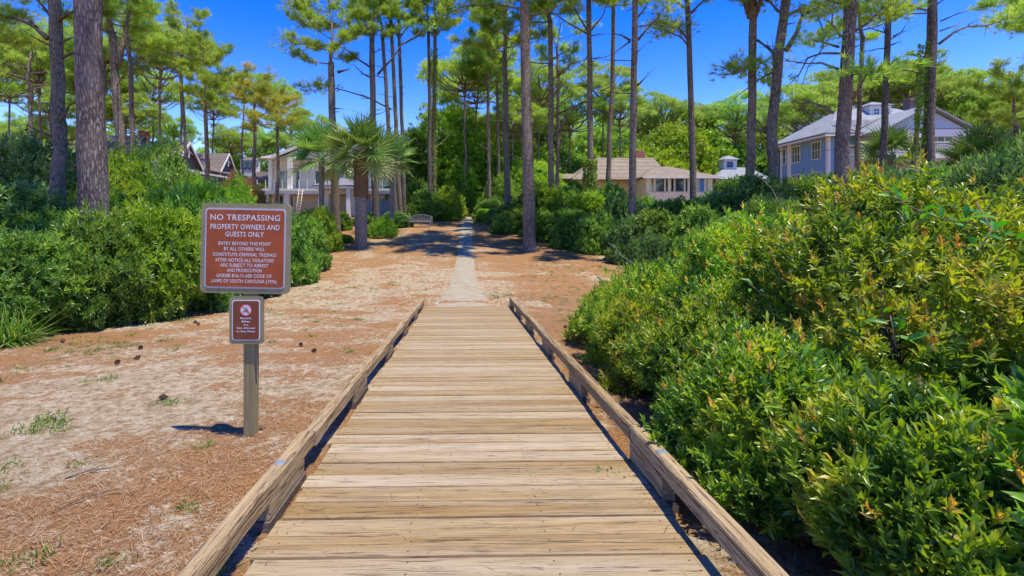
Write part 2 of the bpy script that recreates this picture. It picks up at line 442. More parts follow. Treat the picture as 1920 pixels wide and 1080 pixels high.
def groundmat():
    m, nt, b = newmat('pine_straw_and_sand')
    tc = nt.nodes.new('ShaderNodeTexCoord'); P = tc.outputs['Object']
    at = nd(nt, 'ShaderNodeAttribute', attribute_name='sand'); sand = at.outputs['Fac']
    f1 = noise(nt, P, 9, 8, .72, .4)
    f2 = noise(nt, mapped(nt, (1.0, 1.6, 1), rot=(0,0,R(15))), 34, 6, .7, 1.0)
    f3 = noise(nt, P, 90, 4, .7, .5)
    vo = nd(nt, 'ShaderNodeTexVoronoi', _Scale=26.0); L(nt, P, vo.inputs['Vector'])
    s = math_(nt, 'ADD', sand, math_(nt, 'MULTIPLY', math_(nt, 'SUBTRACT', f1, .5), 2.4))
    s = math_(nt, 'ADD', s, math_(nt, 'MULTIPLY', math_(nt, 'SUBTRACT', f2, .5), 2.8))
    mask = ramp(nt, s, [(.47, (0,0,0)), (.62, (1,1,1))])
    straw = ramp(nt, math_(nt, 'ADD', math_(nt, 'MULTIPLY', f2, .6), math_(nt, 'MULTIPLY', f3, .45)), [(.40, (.10,.045,.018)), (.5, (.28,.135,.05)), (.58, (.40,.22,.09)), (.70, (.50,.33,.17))])
    straw = mix(nt, ramp(nt, noise(nt, P, 1.7, 4), [(.4, (0,0,0)), (.65, (.6,.6,.6))]), straw, ramp(nt, f3, [(.35, (.16,.09,.045)), (.6, (.36,.235,.13))]))
    sandc = ramp(nt, f1, [(.38, (.24,.17,.09)), (.50, (.43,.35,.22)), (.62, (.58,.50,.35))])
    sandc = mix(nt, ramp(nt, f3, [(.50, (0,0,0)), (.62, (.75,.75,.75))]), sandc, (.22,.12,.06))
    sandc = mix(nt, ramp(nt, f2, [(.36, (.8,.8,.8)), (.46, (0,0,0))]), sandc, (.20,.11,.055))
    col = mix(nt, mask, straw, sandc)
    L(nt, col, b.inputs['Base Color']); b.inputs['Roughness'].default_value = .95
    b.inputs['Specular IOR Level'].default_value = .1
    hh = math_(nt, 'ADD', math_(nt, 'MULTIPLY', f2, .8), math_(nt, 'MULTIPLY', f3, .4))
    bump(nt, b, hh, .9, .03)
    return m
M_ground = groundmat()
def pathmat():
    m, nt, b = newmat('packed_sand_path')
    tc = nt.nodes.new('ShaderNodeTexCoord'); P = tc.outputs['Object']
    f1 = noise(nt, P, 3, 7, .65); f3 = noise(nt, P, 70, 4, .7)
    c = ramp(nt, f1, [(.35, (.28,.24,.155)), (.6, (.345,.30,.205)), (.8, (.39,.345,.245))])
    c = mix(nt, ramp(nt, f3, [(.58, (0,0,0)), (.7, (.6,.6,.6))]), c, (.26,.16,.09))
    L(nt, c, b.inputs['Base Color']); b.inputs['Roughness'].default_value = .95
    bump(nt, b, f3, .4, .01)
    return m
M_path = pathmat()
M_straw = leafmat('dry_needles', [(0, (.14,.065,.03)), (.5, (.34,.18,.08)), (1, (.54,.38,.22))], .1, .7, .2)
M_cone = plain('pine_cone_scales', (.10,.055,.035), .8, var=.4, scale=30)

# ------------------------------------------------------------------ ground and path
def sandfield(x, y):
    a = fbm(x * .45 + .15 * y, y * .75, 3, 4)
    c = fbm(x * 1.6, y * 2.6, 11, 3)
    v = (a - .5) * 1.5 + (c - .5) * 1.3 + .46
    # sandier in the trodden strip beside the boardwalk, straw near the shrubs and on the rise
    d = -(x + KD * y)                       # metres left of the deck axis
    v += .16 * np.exp(-((d - 3.6) / 2.3) ** 2) * (y < 22) * np.clip((y - 2) / 3, 0, 1)
    v -= .30 * np.clip((d - 5.5) / 2.5, 0, 1)
    v -= .38 * np.clip((-d - 1.0) / 1.0, 0, 1)
    v -= .20 * np.clip((y - 20) / 8, 0, 1)
    return v
def nonuni(vals): return np.unique(np.round(np.concatenate(vals), 4))
xs = nonuni([-np.geomspace(14, 900, 40), np.arange(-14, 8, .07), np.geomspace(8, 900, 40)])
ys = nonuni([-np.geomspace(2, 300, 12), np.arange(-2, 24, .08), np.geomspace(24, 1800, 90)])
gx, gy = np.meshgrid(xs, ys)
nearw = np.clip((60 - np.hypot(gx, gy)) / 30, 0, 1)
dmp = np.clip((np.abs(gx + KD * gy - .08) - 1.3) / 1.0, .25, 1)
gzz = gz(gy) + (fbm(gx * .6, gy * .6, 5, 3) - .5) * .12 * nearw * dmp + (fbm(gx * 5, gy * 5, 8, 2) - .5) * .035 * nearw
dk = np.abs(gx + KD * gy - .08)
under = np.clip((1.24 - dk) / .08, 0, 1) * (gy < 14.5)
gzz = gzz * (1 - under) + (gz(gy) - .08) * under
NX, NY = len(xs), len(ys)
idx = np.arange(NX * NY).reshape(NY, NX)
q = np.stack([idx[:-1, :-1], idx[:-1, 1:], idx[1:, 1:], idx[1:, :-1]], -1).reshape(-1, 4)
me = mesh_np('ground', np.stack([gx, gy, gzz], -1).reshape(-1, 3), q, smooth=True)
a = me.attributes.new('sand', 'FLOAT', 'POINT'); a.data.foreach_set('value', sandfield(gx, gy).ravel().astype(np.float32))
link('ground', me, None, M_ground, kind='structure')

def groundz(x, y):
    x = np.asarray(x, float); y = np.asarray(y, float)
    nw = np.clip((60 - np.hypot(x, y)) / 30, 0, 1)
    dm = np.clip((np.abs(x + KD * y - .08) - 1.3) / 1.0, .25, 1)
    z = gz(y) + (fbm(x * .6, y * .6, 5, 3) - .5) * .12 * nw * dm + (fbm(x * 5, y * 5, 8, 2) - .5) * .035 * nw
    u = np.clip((1.24 - np.abs(x + KD * y - .08)) / .08, 0, 1) * (y < 14.5)
    return z * (1 - u) + (gz(y) - .08) * u
def G(x, y): return float(groundz(x, y))

pts = []
T = np.concatenate([np.arange(13.3, 24, .12), np.arange(24, 62, .4)])
def pathc(t): return np.interp(t, [13.3, 20, 37, 50, 62], [PX(868, 13.3), PX(871, 20), PX(873.5, 37), PX(880, 50), PX(886, 62)])
hw = np.interp(T, [13.3, 13.9, 16, 18.5, 21, 60], [1.15, .95, .66, .52, .5, .5])
Vp = []
for t, h in zip(T, hw):
    c = float(pathc(t)); jl = (random.random() - .5) * .07; jr = (random.random() - .5) * .07
    for k in range(9):
        u = -1 + 2 * k / 8
        x = c + u * h + (jl if k == 0 else jr if k == 8 else 0)
        z = G(x, t) + .012 + .012 * (1 - u * u) - (.02 if k in (0, 8) else 0)
        Vp.append((x, t, z))
n = len(T); ii = np.arange(n * 9).reshape(n, 9)
q = np.stack([ii[:-1, :-1], ii[:-1, 1:], ii[1:, 1:], ii[1:, :-1]], -1).reshape(-1, 4)
link('path', mesh_np('path', Vp, q, smooth=True), None, M_path, kind='structure')

# ------------------------------------------------------------------ boardwalk
SL = .0795
bw = empty('boardwalk', (0, 0, ZC - 1.66), label='long wooden boardwalk of cross planks with low timber rails, running down to the sand path', cat='boardwalk')
bw.rotation_euler = (-math.atan(SL), 0, math.atan(KD))
LT = 1.0033                                   # metres along the deck per metre of depth
XL, XR = -1.135, 1.297
mb = MB(); y = -1.6; END = 13.65 * LT; jr0 = 0
while y < END:
    w = .183 + random.uniform(-.004, .003); g = random.choice([.003, .004, .006, .008])
    if random.random() < .35: jr0 = random.uniform(-.03, .03)
    l = XL + random.uniform(-.012, .012) + (random.uniform(-.03, .0) if random.random() < .2 else 0)
    r_ = XR + random.uniform(-.012, .012) + (random.uniform(0, .04) if random.random() < .3 else 0)
    dz = random.uniform(-.003, .003); sk = random.uniform(-.002, .002)
    N = 14; zz = []
    cup = random.uniform(-.002, .003); r = random.random()
    vs = []; m = 5
    prof = [(0, -.038), (0, -.008), (.005, 0), (w - .005, 0), (w, -.008), (w, -.038)]
    wob = [random.uniform(-.0012, .0012) for _ in range(N + 1)]; wob2 = [random.uniform(-.0012, .0012) for _ in range(N + 1)]
    for i in range(N + 1):
        x = l + (r_ - l) * i / N
        for j, (py_, pz_) in enumerate(prof):
            vs.append((x, y + py_ + sk * (i / N - .5) * 4 + (wob[i] if j < 3 else wob2[i]), pz_ + dz + (cup if j in (2, 3) else 0)))
    fs = []
    for i in range(N):
        for j in range(6):
            a0 = i * 6 + j; a1 = i * 6 + (j + 1) % 6
            fs.append((a0, a0 + 6, a1 + 6, a1))
    top_ = [f for k_, f in enumerate(fs) if k_ % 6 == 2]; edge_ = [f for k_, f in enumerate(fs) if k_ % 6 != 2]
    edge_.append(tuple(range(6))); edge_.append(tuple(N * 6 + k for k in range(5, -1, -1)))
    b0 = len(mb.v); mb.add(vs, top_, 0, r)
    for f in edge_: mb.f.append([b0 + i for i in f]); mb.m.append(2); mb.r.append(r); mb.sm.append(False)
    for nx in (XL + .09, XL + .82, XR - .82, XR - .09):
        for ny in (.045, w - .045):
            cx, cy = nx + random.uniform(-.012, .012), y + ny + random.uniform(-.008, .008)
            mb.add([(cx + .006 * math.cos(k), cy + .006 * math.sin(k), dz + .0012 + cup) for k in (0, 1.05, 2.1, 3.14, 4.19, 5.24)], [tuple(range(6))], 1)
    y += w + g
mb.build('deck', [M_deck, M_cone, M_deckedge], bw)
for x in (XL + .05, XL + .8, XR - .8, XR - .10):
    mb = MB(); mb.box(x - .02, x + .02, -1.6, END - .05, -.14, -.045); mb.build('joist', M_joist, bw)

def beam(side, y0, y1, k):
    """weathered square timber with worn edges; many rings so the edge can wander"""
    xi = XL if side < 0 else XR
    x0, x1 = (xi - .165, xi - .06) if side < 0 else (xi + .006, xi + .105)
    z0, z1 = (.10, .212) if side < 0 else (.15, .262)
    N = max(6, int((y1 - y0) / .09)); vs = []
    ph = random.random() * 9
    amp = .009 if side < 0 else .004
    prof = [(x0, z0), (x0, z1 - .014), (x0 + .012, z1), (x1 - .012, z1), (x1, z1 - .014), (x1, z0)]
    for i in range(N + 1):
        yy = y0 + (y1 - y0) * i / N
        sx = amp * math.sin(yy * 1.9 + ph) + amp * .5 * math.sin(yy * 5.3 + ph * 2); sz = amp * .6 * math.sin(yy * 1.3 + ph * 3)
        for j, (x, z) in enumerate(prof):
            vs.append((x + sx + random.uniform(-.0012, .0012) * (2 if side < 0 else 1), yy, z + sz + random.uniform(-.0012, .0012)))
    fs = []
    for i in range(N):
        for j in range(6):
            a0 = i * 6 + j; a1 = i * 6 + (j + 1) % 6
            fs.append((a0, a1, a1 + 6, a0 + 6) if False else (a0, a0 + 6, a1 + 6, a1))
    fs.append(tuple(range(6))); fs.append(tuple(N * 6 + kk for kk in range(5, -1, -1)))
    mb = MB(); mb.add(vs, fs, 0, random.random())
    o = mb.build('rail', M_rail, bw)
    for by in ([3.2] if y0 < 3.2 < y1 else []) + [y0 + .12, y1 - .12]:
        if by < .5 or (abs(by - 3.2) < .8 and by != 3.2): continue
        b = MB(); cx = (x0 + x1) / 2 + amp * math.sin(by * 1.9 + ph)
        k_ = 1.0 if by == 3.2 else .6
        b.tube([(cx, by, z1 - .004), (cx, by, z1 + .004), (cx, by, z1 + .007)], [.036 * k_, .036 * k_, .028 * k_], 16)
        b.build('bolt', M_bolt, o)
for side in (-1, 1):
    cuts = [-1.6, 3.75, 7.9, 12.0, END + .08] if side < 0 else [-1.6, 3.7, 8.0, 12.1, END + .1]
    for k in range(len(cuts) - 1):
        beam(side, cuts[k] + .003, cuts[k+1] - .003, k)
    for y0 in (.75, 2.95, 5.15, 7.25, 9.35, 11.4, 13.1):
        y0 += random.uniform(-.05, .05) + (.15 if side > 0 else 0)
        xi = XL if side < 0 else XR
        x0, x1 = (xi - .155, xi - .065) if side < 0 else (xi + .01, xi + .095)
        mb = MB(); mb.box(x0, x1, y0, y0 + .62, -.005, .097 if side < 0 else .147); mb.build('spacer_block', M_rail, bw)
        mb = MB(); mb.box(x0 - .01, x1 + .01, y0 - .02, y0 + .64, -.16, -.008); mb.build('ledger_block', M_joist, bw)

# ------------------------------------------------------------------ sign on its post
def text_mesh(lines, mat_name):
    """lines: (string, centre x, baseline z, height, target width or None, bold)"""
    VV, FF = [], []; base = 0
    for s, cx, z, h, tw, bold in lines:
        cu = bpy.data.curves.new('t', 'FONT'); cu.body = s; cu.size = 1.0; cu.offset = bold; cu.resolution_u = 3
        cu.space_character = 1.08
        ob = bpy.data.objects.new('t', cu); COL.objects.link(ob)
        dg = bpy.context.evaluated_depsgraph_get(); dg.update()
        m = bpy.data.meshes.new_from_object(ob.evaluated_get(dg))
        co = np.zeros(len(m.vertices) * 3, np.float32); m.vertices.foreach_get('co', co); co = co.reshape(-1, 3)
        x0, x1 = co[:, 0].min(), co[:, 0].max()
        capw = .73                     # cap height of the built-in font
        sy = h / capw; sx = sy if tw is None else tw / (x1 - x0)
        for p in co: VV.append((cx + (p[0] - (x0 + x1) / 2) * sx, 0.0, z + p[1] * sy))
        for p in m.polygons: FF.append([base + i for i in p.vertices])
        base += len(co)
        bpy.data.objects.remove(ob); bpy.data.meshes.remove(m); bpy.data.curves.remove(cu)
    me = bpy.data.meshes.new('lettering'); me.from_pydata(VV, [], FF); me.update()
    return me

def rrect(w, h, r, n=6, cx=0, cz=0):
    p = []
    for (sx, sz, a0) in ((1, 1, 0), (-1, 1, 90), (-1, -1, 180), (1, -1, 270)):
        for k in range(n + 1):
            a = R(a0 + 90 * k / n)
            p.append((cx + sx * (w/2 - r) + r * math.cos(a), cz + sz * (h/2 - r) + r * math.sin(a)))
    return p
def plate(mb, w, h, r, y0, y1, m=0, cz=0):
    p = rrect(w, h, r, 6, 0, cz)
    mb.prism([(x, y1, z) for x, z in p], (0, y0 - y1, 0), m)
def ring(mb, w, h, r, t, y, m=0, cz=0, dpt=.003):
    a = rrect(w, h, r, 6, 0, cz); b = rrect(w - 2*t, h - 2*t, max(r - t, .004), 6, 0, cz); n = len(a)
    vs = [(x, y, z) for x, z in a] + [(x, y, z) for x, z in b] + [(x, y + dpt, z) for x, z in a] + [(x, y + dpt, z) for x, z in b]
    fs = []
    for i in range(n):
        j = (i + 1) % n
        fs += [(i, j, n + j, n + i), (i, 2*n + i, 2*n + j, j), (n + i, n + j, 3*n + j, 3*n + i)]
    mb.add(vs, fs, m)

ST = 4.30; S = F / ST
spx = PX(467.5, ST)
spz = G(spx, ST) - .02
sg = empty('signpost', (spx, ST, spz), label='timber post carrying a big rust-red warning sign above a small brown one, left of boardwalk', cat='signpost')
def sz(py): return PZ(py, ST) - spz
mb = MB(); mb.box(-.058, .040, .008, .105, -.3, sz(400), c=.004); mb.build('post', M_post, sg)
bigw, bigh = 167 / S, 168 / S; bcx = PX(462, ST) - spx; bcz = sz(465.5)
big = MB(); plate(big, bigw, bigh, .05, -.020, .006)
bo = big.build('large_sign', M_frame, sg); bo.location = (bcx, 0, bcz); bo.rotation_euler = (0, R(1.1), 0)
mb = MB(); plate(mb, bigw * .90, bigh * .89, .035, -.024, -.0202); mb.build('sign_border', M_silver, bo)
mb = MB(); plate(mb, bigw * .865, bigh * .855, .025, -.027, -.0242); mb.build('sign_face', M_signred, bo)
q_ = 1 / S
def ln(s, cx, base, h, w): return (s, (cx - 462) * q_, (465.5 - base) * q_, h * q_, w * q_, .012)
me = text_mesh([
    ln('NO TRESPASSING', 461.5, 413, 11, 130), ln('PROPERTY OWNERS AND', 461.5, 430, 10, 129), ln('GUESTS ONLY', 461, 443.5, 9.5, 72),
    ln('ENTRY BEYOND THIS POINT', 461.5, 459.5, 6.6, 98), ln('BY ALL OTHERS WILL', 461, 469.5, 6.6, 76), ln('CONSTITUTE CRIMINAL TRESPASS', 461.5, 480, 6.6, 118),
    ln('AFTER NOTICE-ALL VIOLATORS', 461.5, 490.5, 6.6, 109), ln('ARE SUBJECT TO ARREST', 461.5, 500, 6.6, 90), ln('AND PROSECUTION', 461.5, 509.5, 6.6, 65),
    ln('UNDER 816-11-600 CODE OF', 461.5, 519.5, 6.6, 102), ln('LAWS OF SOUTH CAROLINA (1976)', 461.5, 529.5, 6.6, 121)], 'w')
lo = link('lettering', me, bo, M_white); lo.location = (0, -.0282, 0)
smw, smh = 63 / S, 89 / S; scx = PX(463.5, ST) - spx; scz = sz(599.5)
mb = MB(); plate(mb, smw, smh, .03, -.020, .006)
so = mb.build('small_sign', M_frame, sg); so.location = (scx, 0, scz)
mb = MB(); plate(mb, smw * .83, smh * .85, .024, -.023, -.0202); mb.build('sign_border', M_white, so)
mb = MB(); plate(mb, smw * .77, smh * .81, .020, -.0245, -.0232); mb.build('sign_face', M_signbrown, so)
me = text_mesh([('Electric', 0, .012, .017, .105, .03), ('Bikes', 0, -.018, .017, .075, .03), ('are', 0, -.046, .013, .045, .03),
                ('Not Allowed', 0, -.077, .016, .165, .03), ('In Sea Pines', 0, -.107, .016, .165, .03)], 'w')
lo = link('lettering', me, so, M_white); lo.location = (0, -.0258, 0)
em = MB(); EC = (0.0, .094)
def disc(mb, r, y, m, n=28, r0=0):
    if r0 == 0: mb.add([(EC[0] + r*math.cos(2*math.pi*k/n), y, EC[1] + r*math.sin(2*math.pi*k/n)) for k in range(n)], [tuple(range(n))], m)
    else:
        vs = [(EC[0] + rr*math.cos(2*math.pi*k/n), y, EC[1] + rr*math.sin(2*math.pi*k/n)) for rr in (r, r0) for k in range(n)]
        mb.add(vs, [(k, (k+1) % n, n + (k+1) % n, n + k) for k in range(n)], m)
disc(em, .056, -.0258, 0)
disc(em, .056, -.0264, 1, r0=.047)
def bar(mb, a, b, w, y, m):
    a = Vector((a[0], 0, a[1])); b = Vector((b[0], 0, b[1])); d = (b - a).normalized(); n_ = Vector((-d.z, 0, d.x)) * w / 2
    mb.add([(p.x + EC[0], y, p.z + EC[1]) for p in (a - n_, b - n_, b + n_, a + n_)], [(0, 1, 2, 3)], m)
# bicycle rider mark
for cx in (-.019, .019):
    n_ = 14
    vs = [(EC[0] + cx + rr*math.cos(2*math.pi*k/n_), -.0262, EC[1] - .018 + rr*math.sin(2*math.pi*k/n_)) for rr in (.013, .0095) for k in range(n_)]
    em.add(vs, [(k, (k+1) % n_, n_ + (k+1) % n_, n_ + k) for k in range(n_)], 2)
for a_, b_ in (((-.019,-.018),(-.006,.004)), ((-.006,.004),(.013,.004)), ((.013,.004),(.019,-.018)), ((-.006,.004),(.001,-.018)), ((-.008,.008),(.004,.026)), ((.004,.026),(.015,.010)), ((.001,-.018),(.013,.004))):
    bar(em, a_, b_, .0045, -.0262, 2)
bar(em, (-.036, .036), (.036, -.036), .008, -.0266, 1)
em.build('no_bikes_emblem', [M_white, M_redring, M_black], so)
for z in (.125, -.125):
    sc_ = MB(); sc_.add([(.006*math.cos(k), -.0256, z + .006*math.sin(k)) for k in (0, 1.05, 2.1, 3.14, 4.19, 5.24)], [tuple(range(6))], 0)
    sc_.build('screw', M_bolt, so)

# ------------------------------------------------------------------ leaf scattering
def frames(D, rs):
    """orthonormal frames with first axis D"""
    D = D / np.linalg.norm(D, axis=1, keepdims=True)
    A = rs.normal(size=D.shape); A -= D * (A * D).sum(1, keepdims=True); A /= np.linalg.norm(A, axis=1, keepdims=True)
    return D, A, np.cross(D, A)
# templates: x along leaf (0..1), y across, z up
LEAF4 = (np.array([[0,0,0],[.45,.5,.10],[1,0,-.06],[.45,-.5,.10]]), [[0,1,2],[0,2,3]])
LEAF8 = (np.array([[0,0,0],[.28,.36,.09],[.62,.46,.10],[1,0,-.14],[.62,-.46,.10],[.28,-.36,.09],[.35,0,0],[.7,0,-.02]]),
         [[0,1,6],[1,2,7],[1,7,6],[2,3,7],[0,6,5],[6,7,4],[6,4,5],[7,3,4]])
NEEDLE = (np.array([[0,.5,0],[0,-.5,0],[1,0,0]]), [[0,1,2]])
def leaves(P, D, N, length, width, tmpl, rs, v):
    """place one leaf per row; D direction, N approximate upward normal"""
    D = D / (np.linalg.norm(D, axis=1, keepdims=True) + 1e-9)
    S_ = np.cross(N, D); S_ /= (np.linalg.norm(S_, axis=1, keepdims=True) + 1e-9)
    U = np.cross(D, S_)
    T_, Fc = tmpl; k = len(T_)
    length = np.broadcast_to(length, (len(P),)); width = np.broadcast_to(width, (len(P),))
    V = P[:, None, :] + D[:, None, :] * (T_[None, :, 0:1] * length[:, None, None]) \
        + S_[:, None, :] * (T_[None, :, 1:2] * width[:, None, None]) + U[:, None, :] * (T_[None, :, 2:3] * length[:, None, None])
    V = V.reshape(-1, 3)
    Fc = np.array(Fc); FF = (Fc[None] + (np.arange(len(P)) * k)[:, None, None]).reshape(-1, Fc.shape[1])
    return V, FF, np.repeat(v, len(Fc))
def rosettes(C, D, n, length, width, tmpl, rs, spread=(.35, 1.25), v=None, jit=.3, stem=0.0):
    """n leaves around each shoot C pointing along D"""
    m = len(C); D, A, B = frames(D, rs)
    az = (np.arange(n)[None] * 2.39996 + rs.rand(m, 1) * 6.28) ; az = az + rs.normal(size=(m, n)) * .25
    el = np.linspace(spread[0], spread[1], n)[None] + rs.normal(size=(m, n)) * .12
    dr = D[:, None] * np.cos(el)[..., None] + (A[:, None] * np.cos(az)[..., None] + B[:, None] * np.sin(az)[..., None]) * np.sin(el)[..., None]
    base = C[:, None] - D[:, None] * (stem * (el / spread[1]) )[..., None]
    ln_ = length * (1 + jit * (rs.rand(m, n) - .5) * 2)
    if v is None: v = rs.rand(m)
    vv = np.clip(v[:, None] + rs.normal(size=(m, n)) * .12 , 0, 1)
    N = D[:, None] + rs.normal(size=(m, n, 3)) * .25
    return leaves(base.reshape(-1, 3), dr.reshape(-1, 3), N.reshape(-1, 3), ln_.ravel(), (ln_ * width).ravel(), tmpl, rs, vv.ravel())
def merge(parts):
    V, Fs, v, b = [], [], [], 0
    for (a, f, c) in parts:
        V.append(a); Fs.append(f + b); v.append(c); b += len(a)
    return np.concatenate(V), np.concatenate(Fs), np.concatenate(v)

def dome_points(rs, n, lobes, inner=.2, zmin=.05):
    """points on the outside of a union of ellipsoid lobes -> positions, outward directions"""
    c = np.array([l[:3] for l in lobes]); r = np.array([l[3:6] for l in lobes])
    w = (r[:, 0] * r[:, 2]); w = w / w.sum()
    P, Dn = [], []
    tot = 0
    while tot < n:
        k = rs.choice(len(lobes), n, p=w)
        d = rs.normal(size=(n, 3)); d /= np.linalg.norm(d, axis=1, keepdims=True)
        rad = np.where(rs.rand(n) < inner, .55 + .4 * rs.rand(n), .93 + .13 * rs.rand(n)); rad = np.where(rs.rand(n) < .06, 1.05 + .28 * rs.rand(n), rad)
        p = c[k] + d * r[k] * rad[:, None]
        nn = d / r[k]; nn /= np.linalg.norm(nn, axis=1, keepdims=True)
        e = (((p[:, None] - c[None]) / r[None]) ** 2).sum(2)
        e[np.arange(n), k] = 9
        keep = (e.min(1) > .72) & (p[:, 2] > zmin)
        P.append(p[keep]); Dn.append(nn[keep]); tot += keep.sum()
    return np.concatenate(P)[:n], np.concatenate(Dn)[:n]

def shrub_mesh(seed, r, h, nros, leaf, wid=.32, nl=8, tmpl=LEAF4, nlobes=14, up=.55, lumps=.42, inner=.2, yr=1.0, tips=0.0, zlow=.05, vm=.42, stemk=.9, spread=(.35, 1.25)):
    rs = np.random.RandomState(seed)
    lobes = []
    for i in range(nlobes):
        a = rs.rand() * 6.28; q = math.sqrt(rs.rand())
        lr = r * lumps * (.7 + .6 * rs.rand())
        z = h * (.25 + .75 * rs.rand()) * math.sqrt(max(.05, 1 - .75 * q * q))
        lobes.append((q * (r - lr * .8) * math.cos(a), yr * q * (r - lr * .8) * math.sin(a), max(z - lr * .7, lr * .4), lr, lr, lr * .8))
    lobes.append((0, 0, h * .45, r * .7, r * .7 * yr, h * .42))
    P, D = dome_points(rs, nros, lobes, inner, zlow)
    P += rs.normal(size=P.shape) * leaf * .5
    D = D + np.array([0, 0, up]) + rs.normal(size=D.shape) * .35
    # clumped leaf colour: sprigs of young leaves, older leaves
    v = np.clip(vm + 1.3 * (fbm(P[:, 0] / r * 3 + seed, P[:, 1] / r * 3 + P[:, 2] * 2, seed, 3) - .5) + rs.normal(size=len(P)) * .13, 0, .93)
    parts = [rosettes(P, D, nl, leaf, wid, tmpl, rs, v=v, stem=leaf * stemk, spread=spread)]
    V, Fc, vv = merge(parts); mi = np.zeros(len(Fc), int)
    if tips > 0:
        sel = np.where((rs.rand(len(P)) < tips) & (P[:, 2] > .45 * h))[0]
        a = rosettes(P[sel] + D[sel] * leaf * .5, D[sel] * .6 + np.array([0, 0, .7]), 9, leaf * .62, wid * .85, tmpl, rs, spread=(.1, .75), stem=leaf * .8)
        b = len(V); V = np.concatenate([V, a[0]]); Fc = np.concatenate([Fc, a[1] + b]); vv = np.concatenate([vv, a[2]])
        mi = np.concatenate([mi, np.ones(len(a[1]), int)])
    return V, Fc, vv, mi, lobes

def stems_mesh(seed, lobes, r0, r1, n=9):
    random.seed(seed); mb = MB()
    for l in lobes[:n]:
        b = Vector((l[0] * .12 + random.uniform(-.1, .1), l[1] * .12 + random.uniform(-.1, .1), -.15)); e = Vector(l[:3]) + Vector((0, 0, l[5] * .3))
        mid = b.lerp(e, .5) + Vector((random.uniform(-.1, .1), random.uniform(-.1, .1), .05))
        q = b.lerp(mid, .5) + Vector((random.uniform(-.05, .05), random.uniform(-.05, .05), 0))
        mb.tube([b, q, mid, e], [r0, r0 * .8, r0 * .6, r1], 5)
        for k in range(4):
            d = Vector((random.gauss(0, 1), random.gauss(0, 1), random.random() + .2)).normalized()
            mb.tube([mid.lerp(e, .3 * k), e + d * l[3] * .85], [r1, r1 * .4], 4)
    return mb.mesh('stems', M_twig)

_shr = {}
def shrub_kind(key):
    if key in _shr: return _shr[key]
    kinds = {   # seed, r, h, rosettes, leaf, wid, nl, extra, materials
        'a': dict(seed=11, r=1.5, h=2.4, nros=2300, leaf=.135, wid=.30, nl=11, nlobes=44, lumps=.25),
        'b': dict(seed=12, r=1.6, h=2.2, nros=2300, leaf=.14, wid=.32, nl=11, nlobes=38, lumps=.28),
        'c': dict(seed=13, r=1.3, h=2.6, nros=2100, leaf=.125, wid=.34, nl=11, nlobes=46, lumps=.26),
        'd': dict(seed=14, r=1.7, h=2.0, nros=2200, leaf=.145, wid=.28, nl=11, nlobes=46, lumps=.24),
        'low': dict(seed=15, r=1.0, h=.8, nros=1300, leaf=.09, wid=.3, nl=7, nlobes=10),
        't': dict(seed=16, r=3.2, h=6.5, nros=6500, leaf=.17, wid=.4, nl=8, nlobes=60, lumps=.22, inner=.25),
        'u': dict(seed=17, r=3.4, h=5.2, nros=6000, leaf=.17, wid=.36, nl=8, nlobes=56, lumps=.24, inner=.25),
    }
    k = dict(kinds[key]); V, Fc, v, mi, lobes = shrub_mesh(**k)
    res = {}
    res['data'] = (V, Fc, v); res['r'] = k['r']; res['h'] = max(np.percentile(V[:, 2], 99.3), .1); res['lobes'] = lobes
    res['stems'] = stems_mesh(k['seed'], lobes, .03 * k['h'] / 2 + .01, .012)
    res['me'] = {}
    _shr[key] = res
    return res
def shrub(px, t, top_y, key, label, mat=None, cat='shrub', group=None, name='shrub', r=None, dx=0, sink=.05):
    mat = mat or M_shrub
    k = shrub_kind(key)
    if mat.name not in k['me']:
        V, Fc, v = k['data']
        k['me'][mat.name] = mesh_np('foliage', V, Fc, [mat], attr={'v': v})
    x = PX(px, t); z = G(x, t) - sink
    H = PZ(top_y, t) - z
    s = max(H, .25) / k['h']
    sr = s if r is None else max(r / k['r'], (.95 if key in 'tu' and t > 40 else .5) * s)
    root = empty(name, (x, t, z), random.uniform(0, 6.28), label=label, cat=cat, group=group)
    root.scale = (sr, sr, s)
    link('foliage', k['me'][mat.name], root)
    link('stems', k['stems'], root)
    return root

